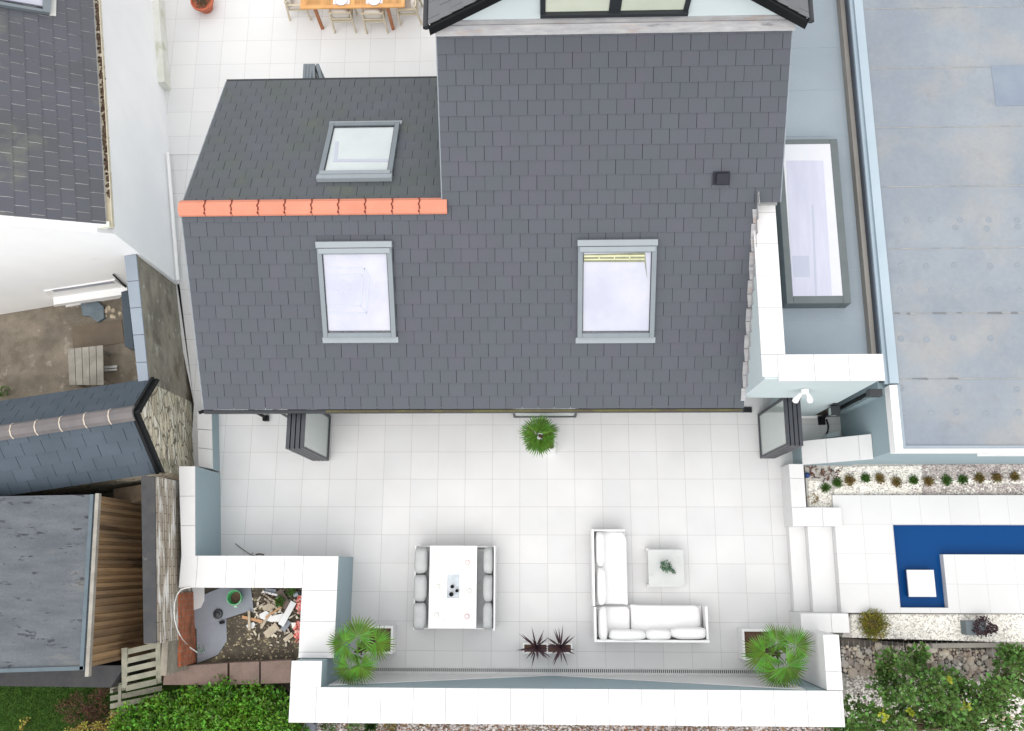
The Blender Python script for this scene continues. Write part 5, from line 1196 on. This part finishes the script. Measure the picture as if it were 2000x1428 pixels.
for i, (px, py) in enumerate([(883, 1146), (892, 1154), (881, 1161)]):
    c = U(px, py, tz + .08); h = (.10, .07, .09)[i]; r = (.038, .034, .045)[i]
    mb = MB(); mb.lathe((c.x, c.y, tz - .015), [(.001, .002), (r * .9, 0), (r, h * .5), (r * .95, h), (r * .7, h), (r * .65, h - .03), (.001, h - .03)], 20)
    tag(mb.build('candle_jar', m_black, smooth=False), ('topmost black candle jar on the dining table tray', 'black candle jar nearest the right edge of the tray', 'larger black candle jar lowest on the tray')[i], 'jar', 'black jars on the dining table')
plates_px = [(852, 1089), (913, 1099), (855, 1146), (916, 1154), (853, 1201), (912, 1204)]
pl_l = ['cream saucer at the upper left of the dining table', 'pink rimmed saucer at the upper right of the dining table', 'cream saucer at the middle left of the dining table', 'cream saucer at the middle right of the dining table', 'cream saucer at the lower left of the dining table', 'pink rimmed saucer at the lower right of the dining table']
for i, (px, py) in enumerate(plates_px):
    c = U(px, py, tz + .02); pk = i in (1, 5)
    t = thing('saucer', pl_l[i], 'saucer', (c.x, c.y, tz), 'saucers on the dining table')
    mb = MB(); mb.lathe((c.x, c.y, tz), [(.001, .004), (.035, .004), (.055, .012), (.057, .016), (.050, .013), (.03, .007), (.001, .007)], 22); mb.build('dish', m_pink if pk else m_cream, t, smooth=True)
    mb = MB(); mb.lathe((c.x, c.y, tz + .007), [(.02, 0), (.034, .03), (.036, .036), (.032, .034), (.018, .006), (.001, .006)], 20); mb.build('cup', m_plate, t, smooth=True)
for i, (px, py) in enumerate([(865, 1167), (906, 1177), (903, 1083), (905, 1145), (866, 1108), (867, 1212)]):
    c = U(px, py, tz); mb = MB(); mb.lathe((c.x, c.y, tz), [(.001, .05), (.024, .05), (.022, .0)], 14); tag(mb.build('white_glass', m_tbl, smooth=False), 'small plain white beaker %s' % ('near the tray at left', 'below the tray at right', 'at the upper right of the table', 'right of the tray', 'at the upper left of the table', 'at the lower left of the table')[i], 'beaker', 'white beakers on the dining table')
def dsofa(side, label):
    s = side
    if s < 0: xb, xf = U(808, 1100, .75).x, U(842, 1100, .4).x
    else: xb, xf = U(967, 1100, .75).x, U(930, 1100, .4).x - .02
    yb0, yb1 = U(900, 1231, .6).y, U(900, 1066, .6).y
    t = thing('grey_sofa', label, 'sofa', ((xb + xf) / 2, (yb0 + yb1) / 2, 0), 'grey sofas at the dining table')
    lo_, hi_ = min(xb, xf), max(xb, xf)
    f = MB()
    bx0, bx1 = (xb, xb + .03) if s < 0 else (xb - .03, xb)
    f.box(bx0, bx1, yb0, yb1, .1, .70 if s > 0 else .6); f.box(lo_ + .031, hi_ - .031, yb1 - .03, yb1, .10, .36); f.box(lo_ + .031, hi_ - .031, yb0, yb0 + .03, .10, .36); f.box(lo_ + .031, hi_ - .031, yb0 + .031, yb1 - .031, .12, .26)
    f.build('frame', m_sofa_f, t, bevel=.006)
    xo = hi_ + .12 if s < 0 else lo_ - .12
    g = MB(); g.pillow(min(xb, xo) + .04, max(xb, xo) - .02, yb0 + .035, yb1 - .035, .26, .41, p=9, n=16); g.build('seat_cushion', m_sofa_gd, t, smooth=True)
    L_ = (yb1 - yb0 - .02) / 3
    for i in range(3):
        c = MB(); cx0, cx1 = (xb + .0, xb + .27) if s < 0 else (xb - .25, xb - .05); c.pillow(cx0, cx1, yb0 + i * L_ + .008, yb0 + (i + 1) * L_ - .004, .40, .80, p=4.2, tilt=(.1 * -s * 0, 0)); c.build('back_cushion', m_sofa_g, t, smooth=True)
    for yy in (yb0 + .05, yb1 - .09):
        for xx in (lo_ + .04, hi_ - .09):
            l = MB(); l.box(xx, xx + .04, yy, yy + .04, .001, .12); l.build('leg', m_sofa_f, t)
    return t
dsofa(-1, 'grey cushioned sofa left of the white dining table'); dsofa(1, 'grey cushioned sofa right of the white dining table')

# L shaped white sofa
cs = thing('corner_sofa', 'white L shaped corner sofa facing the pale coffee table', 'sofa', (2.5, -1.2, 0))
S = lambda x, y, z: U(1120 + x / 5.49, 1010 + y / 5.49, z)
bzs = .66; sx0 = S(200, 500, bzs).x; yT = S(300, 130, bzs).y; yM = S(240, 960, bzs).y; yB = S(800, 1345, bzs).y; sx1 = S(1455, 1200, bzs).x
seatz = .40; sxR = S(580, 500, seatz).x; yI = S(900, 940, seatz).y
f = MB(); tk = .05
f.box(sx0, sx0 + tk, yM + .01, yT, .08, bzs); f.box(sx0 + .02, sx0 + tk + .02, yB, yM - .01, .08, bzs)
f.box(sx0 + tk + .001, sxR - .05, yT - .04, yT - .001, .08, .58)
f.box(sx0 + tk + .021, sx1, yB, yB + tk, .08, bzs); f.box(sx1 - tk, sx1 - .001, yB + tk + .001, yI - .02, .08, .60)
f.box(sx0 + tk + .03, sxR - .02, yB + tk + .01, yT - .05, .10, .22); f.box(sxR - .019, sx1 - tk - .01, yB + tk + .01, yI - .03, .10, .22)
f.build('frame', m_sofa_f, cs, bevel=.008)
for (x, y) in ((sx0 + .03, yT - .08), (sxR - .1, yT - .08), (sx0 + .05, yB + .03), (sx1 - .08, yB + .03), (sx1 - .08, yI - .08), (sxR, yI - .08)):
    l = MB(); l.box(x, x + .04, y, y + .04, .001, .09); l.build('leg', m_sofa_f, cs)
g = MB(); g.pillow(sx0 + .06, sxR, yM + .005, yT - .06, .22, seatz, p=11, n=18); g.build('seat_cushion', m_sofa_w, cs, smooth=True)
g = MB(); g.pillow(sx0 + .07, sxR + .01, yB + .06, yM - .005, .22, seatz, p=11, n=18); g.build('seat_cushion', m_sofa_w, cs, smooth=True)
g = MB(); g.pillow(sxR + .02, sx1 - .13, yB + .06, yI, .22, seatz + .005, p=11, n=18); g.build('seat_cushion', m_sofa_w, cs, smooth=True)
hc = .68
for (xa, xb2, ya, yb2) in ((238, 335, 150, 525), (250, 350, 540, 945)):
    a, b = S(xa, ya, hc), S(xb2, yb2, hc); g = MB(); g.pillow(a.x, b.x + .02, b.y, a.y, .39, .76, p=3.4); g.build('back_cushion', m_sofa_w, cs, smooth=True)
for (xa, xb2, ya, yb2) in ((268, 372, 970, 1340), (378, 782, 1215, 1330), (775, 1055, 1210, 1325), (1045, 1440, 1190, 1315)):
    a, b = S(xa, ya, hc), S(xb2, yb2, hc); g = MB(); g.pillow(a.x, b.x, b.y, a.y + .02, .39, .76, p=3.2); g.build('back_cushion', m_sofa_w, cs, smooth=True)
# coffee table
ct = thing('coffee_table', 'square pale concrete coffee table with a small green plant', 'table', (3.1, -.68, 0))
cz = .36; a, b = U(1265, 1073, cz), U(1338, 1147, cz)
mb = MB(); mb.box(a.x, b.x, b.y, a.y, cz - .05, cz); mb.build('tabletop', m_ctop, ct, bevel=.012)
mb = MB(); mb.box(a.x + .04, b.x - .04, b.y + .04, a.y - .04, .06, cz - .051); mb.build('apron', m_sofa_f, ct)
for x, y in ((a.x - .02, a.y - .0), (a.x - .02, b.y + .03), (b.x - .06, a.y - .06), (b.x - .06, b.y + .03)):
    l = MB(); l.box(x, x + .05, y - .03, y + .02, .001, cz - .052 if x > a.x else .30); l.build('leg', m_sofa_f, ct)
c = U(1300, 1106, cz + .08); pt_ = thing('potted_plant', 'small bushy green plant in the middle of the coffee table', 'plant', (c.x, c.y, cz))
mb = MB(); mb.lathe((c.x, c.y, cz), [(.001, 0), (.05, 0), (.065, .09), (.055, .09), (.001, .08)], 16); mb.build('pot', m_cream, pt_, smooth=False)
mb = MB(); leafball(mb, (c.x, c.y, cz + .14), .115, 240, .045, .022, rz=.07); 
for i in range(7): leafball(mb, (c.x + .08 + i * .018, c.y - .05 - i * .012, cz + .10 - i * .008), .025, 14, .035, .02)
mb.build('foliage', m_leaf_blue, pt_)

# ---- planters with palms
def box_planter(name, label, x0, x1, y0, y1, z, mat=m_planter):
    t = thing(name, label, 'planter', ((x0 + x1) / 2, (y0 + y1) / 2, 0)); k = .045
    mb = MB(); mb.box(x0, x1, y0, y0 + k, 0.001, z); mb.box(x0, x1, y1 - k, y1, .001, z); mb.box(x0, x0 + k, y0 + k + .0005, y1 - k - .0005, .001, z); mb.box(x1 - k, x1, y0 + k + .0005, y1 - k - .0005, .001, z); mb.build('box', mat, t)
    mb = MB(); mb.box(x0 + k, x1 - k, y0 + k, y1 - k, .01, z - .06); mb.build('soil', m_plsoil, t)
    mb = MB(); rs = random.Random(int(x0 * 100))
    for _ in range(9): leafball(mb, (rs.uniform(x0 + .1, x1 - .1), rs.uniform(y0 + .1, y1 - .1), z - .04), .06, 14, .05, .02)
    mb.build('ground_cover', m_leaf_dry, t); return t
pz = .45
a, b = U(768, 1223, pz), U(560, 1300, pz)
PLx1, PLy1 = a.x, a.y; box_planter('planter', 'white square planter under the left palm', PLx1 - .55, PLx1, PLy1 - .55, PLy1, pz)
a = U(1449, 1229, pz); PRx0, PRy1 = a.x, a.y; box_planter('planter', 'white square planter under the right palm', PRx0, PRx0 + .60, PRy1 - .60, PRy1, pz)
def palm(label, base, crown, fans, R=.5, small=9, rs_=1):
    t = thing('palm', label, 'palm', base); base = Vector(base); crown = Vector(crown)
    mb = MB(); mid = base.lerp(crown, .5); mb.tube([base, mid, crown], [.06, .055, .045], 12)
    for i in range(26):
        a = i * 2.4; p = base.lerp(crown, .15 + .8 * i / 26); mb.bar(p + Vector((cos(a), sin(a), 0)) * .04, p + Vector((cos(a) * .10, sin(a) * .10, .07)), .03, .01)
    mb.build('trunk', m_trunk, t)
    for (px, py, z, dx, dy, r, n, tilt) in fans:
        hub = U(px, py, z); hub = Vector((crown.x + (hub.x - crown.x) * 1.02, crown.y + (hub.y - crown.y) * 1.02, hub.z)); d = Vector((dx, -dy, -.15)).normalized(); up = (Vector((0, 0, 1)) + Vector((dx, -dy, 0)).normalized() * tilt).normalized()
        m2 = MB(); fan(m2, hub, d, up, r * 1.10, n=n, spread=random.uniform(225, 265), droop=.14, fuse=.54, wfac=.98)
        pts = [crown, crown.lerp(hub, .5) + Vector((0, 0, .06)), hub]; m2.tube(pts, [.014, .010, .007], 6); m2.build('frond', m_leaf_palm, t)
    m2 = MB(); random.seed(rs_)
    for i in range(small):
        a = random.uniform(0, 2 * pi); d = Vector((cos(a), sin(a), random.uniform(.2, .9))); hub = crown + d.normalized() * random.uniform(.08, .18); fan(m2, hub, d, Vector((-d.y, d.x, .4)) if random.random() < .5 else Vector((0, 0, 1)), R * random.uniform(.28, .42), n=12, spread=150, droop=.08, fuse=.4)
    m2.build('young_fronds', m_leaf_palm, t)
    return t
# (hub px, py, height, direction in picture x, y, radius, blades, tilt)
palm('left fan palm with five broad fronds beside the rubble bed wall', (PLx1 - .28, PLy1 - .28, .39), tuple(U(699, 1272, 1.55)),
     [(674, 1258, 1.75, -1, .15, .40, 30, .15), (699, 1244, 1.75, .05, -1, .42, 26, .35), (734, 1256, 1.7, 1, .35, .37, 30, .1), (683, 1303, 1.7, -.35, 1, .40, 30, .2), (703, 1300, 1.8, .8, .8, .37, 28, .2)], rs_=4)
palm('right fan palm with broad round fronds beside the end wall', (PRx0 + .42, PRy1 - .36, .39), tuple(U(1520, 1279, 1.45)),
     [(1495, 1276, 1.7, -.85, .5, .44, 32, .15), (1518, 1254, 1.7, 0, -1, .36, 32, .1), (1553, 1262, 1.75, .9, -.5, .41, 34, .1), (1519, 1311, 1.7, -.3, 1, .40, 30, .15), (1537, 1300, 1.8, .8, .6, .46, 32, .15)], rs_=6)
c = U(1070, 858, .5)
a = U(1052, 838, .5); box_planter('planter', 'white square planter under the spiky palm by the doors', c.x - .16, c.x + .17, U(1068, 880, .5).y, U(1068, 842, .5).y, .5)
t = thing('palm', 'round spiky green palm in front of the house doors', 'palm', (c.x, c.y, .44)); cr = U(1054, 850, 1.0)
mb = MB(); mb.tube([(c.x, c.y, .44), (cr.x, cr.y, .95)], [.05, .035], 10); mb.build('trunk', m_trunk, t)
random.seed(12); m2 = MB()
for i in range(30):
    a = i * 2.399 + .3; el = random.uniform(-.1, 1.3); d = Vector((cos(a) * cos(el), sin(a) * cos(el), sin(el))); hub = Vector((cr.x, cr.y, .97)) + d * random.uniform(.10, .18)
    fan(m2, hub, d, Vector((-d.y, d.x, .9)) if i % 3 == 0 else Vector((-d.x * .4, -d.y * .4, 1)), random.uniform(.28, .38), n=16, spread=165, droop=.1, fuse=.34, wfac=.9)
m2.build('fronds', m_leaf_palm, t)
# ---- double trough with two purple cordylines
tz_ = .34; a, b = U(1021, 1256, tz_), U(1118, 1277, tz_)
t = thing('trough_planter', 'low white trough holding two dark spiky plants', 'planter', ((a.x + b.x) / 2, (a.y + b.y) / 2, 0)); k = .03; xm2 = U(1069, 1265, tz_).x
mb = MB(); mb.box(a.x, b.x, b.y, b.y + k, .001, tz_); mb.box(a.x, b.x, a.y - k, a.y, .001, tz_)
for x in (a.x, b.x - k, xm2 - k / 2): mb.box(x, x + k, b.y + k + .0005, a.y - k - .0005, .001, tz_)
mb.build('box', m_planter, t)
mb = MB(); mb.box(a.x + k, xm2 - k / 2, b.y + k, a.y - k, .01, tz_ - .03); mb.box(xm2 + k / 2, b.x - k, b.y + k, a.y - k, .01, tz_ - .03); mb.build('soil', m_plsoil, t)
for cx_, lb in ((1047, 'dark purple spiky cordyline in the left half of the trough'), (1095, 'dark purple spiky cordyline in the right half of the trough')):
    c = U(cx_, 1264, tz_); mb = MB(); rs = random.Random(cx_)
    for i in range(30):
        an = i * 2.4 + rs.uniform(-.3, .3); L_ = rs.uniform(.28, .52); el = rs.uniform(.2, 1.2); d = Vector((cos(an) * cos(el), sin(an) * cos(el), sin(el))); s_ = Vector((-sin(an), cos(an), 0)) * .012
        p0 = Vector((c.x, c.y, tz_ - .03)); p1 = p0 + d * L_ * .5; p2 = p0 + d * L_ - Vector((0, 0, .08 * L_ / .4)); mb.faces([p0 - s_, p0 + s_, p1 - s_ * 1.3, p1 + s_ * 1.3, p2], [[0, 1, 3, 2], [2, 3, 4]])
    tag(mb.build('cordyline', m_leaf_purple), lb, 'plant', 'cordylines in the trough')

# ================================================================ FRONT PATIO FURNITURE
gz0 = .02
wt = thing('wooden_table', 'golden slatted wooden dining table at the top edge', 'table', (-3.95, 12.7, gz0))
ttz = .91; a, b = U(586, 17, ttz), U(790, 17, ttz); ty0 = a.y
mb = MB(); mb.box(a.x, b.x, ty0, ty0 + .09, ttz - .04, ttz); mb.box(a.x, a.x + .09, ty0 + .091, ty0 + .9, ttz - .04, ttz); mb.box(b.x - .09, b.x, ty0 + .091, ty0 + .9, ttz - .04, ttz)
mb.box((a.x + b.x) / 2 - .04, (a.x + b.x) / 2 + .04, ty0 + .091, ty0 + .9, ttz - .04, ttz); mb.box(a.x, b.x, ty0 + .901, ty0 + .99, ttz - .04, ttz)
x = a.x + .092
while x < b.x - .10:
    if not ((a.x + b.x) / 2 - .06 < x < (a.x + b.x) / 2 + .04): mb.box(x, x + .021, ty0 + .091, ty0 + .9, ttz - .035, ttz - .002)
    x += .028
mb.build('tabletop', m_teak, wt)
for (px, py, qx, qy) in ((630, 56, 615, 18), (768, 57, 758, 18)):
    p, q = U(px, py, gz0), U(qx, qy, .85); mb = MB(); mb.bar((p.x, p.y, gz0), (p.x - .0, q.y + .06, .87), .07, .06); mb.build('leg', m_teak_d, wt)
for xx in (a.x + .3, b.x - .3): mb = MB(); mb.bar((xx, ty0 + .85, gz0), (xx, ty0 + .8, .87), .07, .06); mb.build('leg', m_teak_d, wt)
for px, lb in ((667, 'white round plate on the wooden table, left one'), (731, 'white round plate on the wooden table, right one')):
    c = U(px, 0, ttz + .01); t = thing('plate', lb, 'plate', (c.x, c.y, ttz), 'plates on the wooden table')
    mb = MB(); mb.lathe((c.x, c.y, ttz), [(.001, .006), (.11, .006), (.15, .018), (.152, .022), (.147, .02), (.10, .011), (.001, .011)], 36); mb.build('dish', m_plate, t, smooth=True)
    mb = MB(); mb.lathe((c.x, c.y, ttz), [(.147, .0225), (.153, .0235), (.156, .019)], 36); mb.build('rim', m_rim, t, smooth=True)
    c2 = U(px, 0, ttz + .002); mb = MB(); mb.box(c2.x - .2, c2.x + .2, ty0 + .10, ty0 + .48, ttz, ttz + .003); tag(mb.build('placemat', M('placemat_' + str(px), (.74, .70, .72), (.70, .66, .66), scale=20, rough=.9)), 'pale mat under the %s plate on the wooden table' % ('left' if px < 700 else 'right'), 'placemat')
def chair(loc, label):
    t = thing('patio_chair', label, 'chair', loc, 'pale wooden chairs around the wooden table'); x, y, z = loc
    # faces +y; origin at centre of the seat on the ground
    for sx in (-1, 1):
        for (yy, top, name) in ((-.27, .72, 'leg'), (.22, .60, 'leg')):
            mb = MB(); mb.bar((x + sx * .26, y + yy - (.03 if yy < 0 else -.0), z), (x + sx * .25, y + yy + (.06 if yy < 0 else 0), z + top), .035, .045); mb.build(name, m_beech, t)
        mb = MB(); mb.bar((x + sx * .25, y - .24, z + .60), (x + sx * .27, y + .24, z + .61), .045, .025); mb.build('armrest', m_beech, t)
    mb = MB(); mb.box(x - .25, x + .25, y - .22, y + .22, z + .36, z + .39); mb.bar((x - .25, y - .25, z + .40), (x + .25, y - .25, z + .40), .03, .05); mb.build('seat', m_beech, t)
    mb = MB(); mb.pillow(x - .235, x + .235, y - .21, y + .23, z + .39, z + .47, p=7); mb.build('seat_cushion', m_linen, t, smooth=True)
    mb = MB(); mb.bar((x - .25, y - .24, z + .70), (x + .25, y - .24, z + .70), .03, .05); mb.bar((x - .25, y - .26, z + .50), (x + .25, y - .26, z + .50), .025, .03); mb.build('backrest', m_beech, t)
    mb = MB(); mb.pillow(x - .225, x + .225, y - .24, y - .10, z + .42, z + .76, p=4); mb.build('back_cushion', m_linen, t, smooth=True)
    return t
f1 = U(675, 64, gz0); f2 = U(737, 65, gz0)
ch = chair((f1.x, f1.y + .30, gz0), 'pale cushioned chair tucked under the near side of the table, left one')
dup(ch, (f2.x, f2.y + .30, gz0), 'pale cushioned chair tucked under the near side of the table, right one')
dup(ch, (U(586, 41, gz0).x + .05, U(586, 41, gz0).y + .28, gz0), 'pale cushioned chair at the left end of the wooden table', -pi / 2)
dup(ch, (U(820, 45, gz0).x - .25, U(820, 45, gz0).y + .22, gz0), 'pale cushioned chair at the right end of the wooden table', pi / 2)
c = U(400, 10, .45); pot = thing('terracotta_pot', 'round terracotta pot with low green plant on the front patio', 'pot', (c.x, c.y, gz0))
mb = MB(); c = U(402, 18, gz0 + .05); mb.lathe((c.x, c.y + .06, gz0), [(.001, 0), (.16, 0), (.26, .28), (.285, .28), (.285, .34), (.255, .34), (.24, .27), (.001, .27)], 32); mb.build('body', m_terra, pot, smooth=False)
mb = MB()
for _ in range(26): a = random.uniform(0, 6.28); r = random.uniform(0, .18); leafball(mb, (c.x + cos(a) * r, c.y + .06 + sin(a) * r, gz0 + .32), .06, 22, .04, .02)
mb.build('foliage', M('succulent_leaf', (.10, .11, .06), (.16, .09, .07), scale=12, rough=.6, isl=.4), pot)

# ================================================================ PLANTS IN THE RIGHT BEDS
tuft_px = [(1613, 953, 'g'), (1636, 943, 'g'), (1660, 938, 'd'), (1691, 934, 'g'), (1719, 934, 'd'), (1752, 941, 'd'), (1785, 938, 'g'), (1814, 940, 'd'), (1850, 938, 'g'), (1881, 937, 'g'), (1914, 934, 'd'), (1948, 933, 'd'), (1983, 931, 'd')]
ords = ['first', 'second', 'third', 'fourth', 'fifth', 'sixth', 'seventh', 'eighth', 'ninth', 'tenth', 'eleventh', 'twelfth', 'last']
for i, (px, py, k) in enumerate(tuft_px):
    c = U(px, py, .58); mb = MB(); r = .085 + .02 * (i % 3) * .6
    leafball(mb, (c.x, c.y, .57), r, 240, .06, .016, rz=.07, hollow=.15, up=.5); tuft(mb, (c.x, c.y, .5), 60, .13, .014)
    tag(mb.build('small_shrub', m_leaf_tuft if k == 'g' else m_leaf_dry), '%s small shrub, %s from the left in the gravel row by the building' % ('bright green' if k == 'g' else 'dry olive brown', ords[i]), 'shrub', 'row of small shrubs in the gravel bed')
mb = MB(); c = U(1588, 972, .55); leafball(mb, c, .10, 60, .06, .02); tag(mb.build('small_shrub', m_leaf_dry), 'thin faded shrub in the corner of the gravel beside the coped wall', 'shrub')
mb = MB(); c = U(1577, 928, .6); mb.lathe((c.x, c.y, .5), [(.001, 0), (.055, 0), (.06, .1), (.03, .16), (.001, .16)], 16); tag(mb.build('blue_bottle', M('dark_blue_glass', (.02, .05, .16), rough=.15), smooth=True), 'dark blue bottle in the corner under the raked wall', 'bottle')
mb = MB(); rs = random.Random(2)
for _ in range(60):
    p = U(rs.uniform(1580, 1640), rs.uniform(912, 935), .52); an = rs.uniform(0, 6.28); mb.bar(p, p + Vector((cos(an) * .08, sin(an) * .08, rs.uniform(-.02, .05))), .012, .012)
tag(mb.build('debris_heap', m_leaf_red), 'dark twiggy debris in the corner under the raked wall', 'debris')
# golden shrub and purple pot
t = thing('golden_shrub', 'round golden yellow shrub in the white gravel by the gabion', 'shrub', (*U(1706, 1222, .5)[:2], .5)); mb = MB(); c = U(1706, 1220, .68)
leafball(mb, c, .30, 1500, .07, .016, rz=.20, up=.6, hollow=.4); mb.build('foliage', m_leaf_gold, t); mb = MB(); mb.lathe((c.x, c.y, .5), [(.001, 0), (.12, 0), (.2, .12), (.001, .14)], 12); mb.build('inner_branches', m_trunk, t)
t = thing('pot_plant', 'grey cube pot with dark purple trailing plant on white gravel', 'plant', (*U(1905, 1226, .5)[:2], .5))
a, b = U(1886, 1213, .75), U(1907, 1241, .75); mb = MB(); mb.box(a.x, b.x + .22, b.y, a.y, .5, .74); mb.build('pot', M('slate_grey_pot', (.15, .18, .195), rough=.6), t, bevel=.01)
mb = MB(); c = U(1920, 1224, .8); leafball(mb, c, .20, 420, .05, .03, rz=.12); leafball(mb, U(1938, 1228, .75), .10, 120, .05, .03); mb.build('foliage', m_leaf_purple, t)

# gabion of stones in mesh
gb = thing('gabion', 'low gabion of mixed brown and grey stones beside the white gravel', 'gabion', (*U(1820, 1280, .4)[:2], 0))
q = pp(.42, [(1643, 1246), (1790, 1258), (2080, 1255), (2080, 1330), (1655, 1318)]); mb = MB(); mb.prism(q, -.1, .36); mb.build('core', m_stone_dk, gb)
mb = MB(); H = convex_half(pp(.45, [(1643, 1246), (1800, 1260), (2020, 1255), (2020, 1330), (1652, 1316)])); rs = random.Random(77); placed = []
X0, X1 = min(p[0] for p in q), U(2020, 1280, .4).x; Y0, Y1 = min(p[1] for p in q), max(p[1] for p in q)
tries = 0
while len(placed) < 620 and tries < 20000:
    tries += 1; x, y = rs.uniform(X0, X1), rs.uniform(Y0, Y1)
    if any(a * x + b * y > c for a, b, c in H): continue
    r = rs.choice([.03, .04, .05, .065, .08, .095]) if len(placed) < 250 else rs.uniform(.022, .045)
    if any((x - a) ** 2 + (y - b) ** 2 < (.78 * (r + c)) ** 2 for a, b, c in placed): continue
    placed.append((x, y, r)); bm = bmesh.new(); bmesh.ops.create_icosphere(bm, subdivisions=1 if r < .05 else 2, radius=r)
    sx, sy, sz_ = rs.uniform(.85, 1.25), rs.uniform(.85, 1.2), rs.uniform(.6, .9); an = rs.uniform(0, pi)
    vs = []
    for v in bm.verts:
        k = 1 + rs.uniform(-.10, .10); X_, Y_, Z_ = v.co.x * sx * k, v.co.y * sy * k, v.co.z * sz_ * k
        vs.append((x + X_ * cos(an) - Y_ * sin(an), y + X_ * sin(an) + Y_ * cos(an), .36 + r * .35 + Z_))
    mb.faces(vs, [[v.index for v in f.verts] for f in bm.faces]); bm.free()
mb.build('stones', m_stone, gb)
mb = MB()
zt = .50; xg = X0
while xg < X1: mb.tube([(xg, Y0 + .1, zt), (xg, Y1 - .05, zt)], .002, 4, cap=False); xg += .11
mb.build('wire_mesh', m_drain, gb)
mb = MB(); q = pp(.5, [(1820, 1257), (2080, 1253), (2080, 1263), (1820, 1266)]); mb.prism(q, .3, .52); tag(mb.build('timber_edging', m_wood_grey, bevel=.005), 'grey timber edging between white gravel and the gabion', 'edging')

# tree, bottom right
tr = thing('tree', 'broad leafed green tree spreading over the gravel at bottom right', 'tree', (*U(1830, 1400, .08)[:2], .08))
base = U(1850, 1400, .08); mb = MB(); rs = random.Random(31); br_ = MB()
clumps = [(1780, 1290), (1740, 1290), (1795, 1275), (1765, 1305), (1745, 1330), (1775, 1330), (1800, 1310), (1770, 1355), (1800, 1345), (1820, 1330), (1740, 1360), (1765, 1385), (1795, 1375), (1825, 1365), (1850, 1350), (1845, 1320), (1868, 1330), (1860, 1375), (1830, 1395), (1790, 1405), (1755, 1408), (1725, 1400), (1700, 1395), (1665, 1380), (1680, 1405), (1650, 1415), (1630, 1415), (1700, 1420), (1870, 1400), (1900, 1390), (1910, 1350), (1905, 1415), (1930, 1370), (1955, 1330), (1965, 1300), (1985, 1295), (1940, 1345), (1975, 1345), (1990, 1325), (1960, 1370), (1940, 1400), (1960, 1420), (1850, 1420), (1880, 1425), (1820, 1425), (1985, 1272), (1965, 1275), (2005, 1350), (2000, 1300), (1770, 1430), (1730, 1430), (1900, 1440), (2010, 1400), (1725, 1340), (1730, 1310), (1915, 1375), (1880, 1355), (1645, 1425), (1670, 1425)]
crown = Vector((base.x, base.y, 1.0))
for (px, py) in clumps:
    z = 1.5 + rs.uniform(-.55, .55) - .25 * (abs(px - 1800) / 150); c = U(px + rs.uniform(-4, 4), py + rs.uniform(-4, 4), max(.5, z))
    leafball(mb, c, .22 + rs.uniform(-.06, .06), 100, .095, .08, up=.7, hollow=.2, rz=.16)
    mid = crown.lerp(c, .5) + Vector((0, 0, .05)); br_.tube([crown, mid, c], [.022, .013, .005], 5)
mb.build('crown', m_leaf_tree, tr)
br_.tube([base, Vector((base.x + .03, base.y, .5)), crown], [.08, .065, .05], 10); br_.build('trunk', m_trunk, tr)
mb = MB()
for px, py in ((1850, 1326), (1725, 1400), (1775, 1388), (1885, 1380)): leafball(mb, U(px, py, 1.9), .06, 12, .09, .08, up=.7, hollow=.1)
mb.build('yellow_leaves', M('yellow_green_leaf', (.30, .34, .03), rough=.5), tr)
mb = MB(); q = pp(.3, [(1938, 1395), (1980, 1400), (1978, 1409), (1940, 1406)]); mb.prism(q, .08, .3); tag(mb.build('stone_block', M('sandstone', (.52, .44, .31), (.46, .38, .27), scale=8, rough=.9), bevel=.01), 'pale sandstone block under the tree at bottom right', 'block')

for o in bpy.data.objects:
    if '_o' in o: del o['_o']
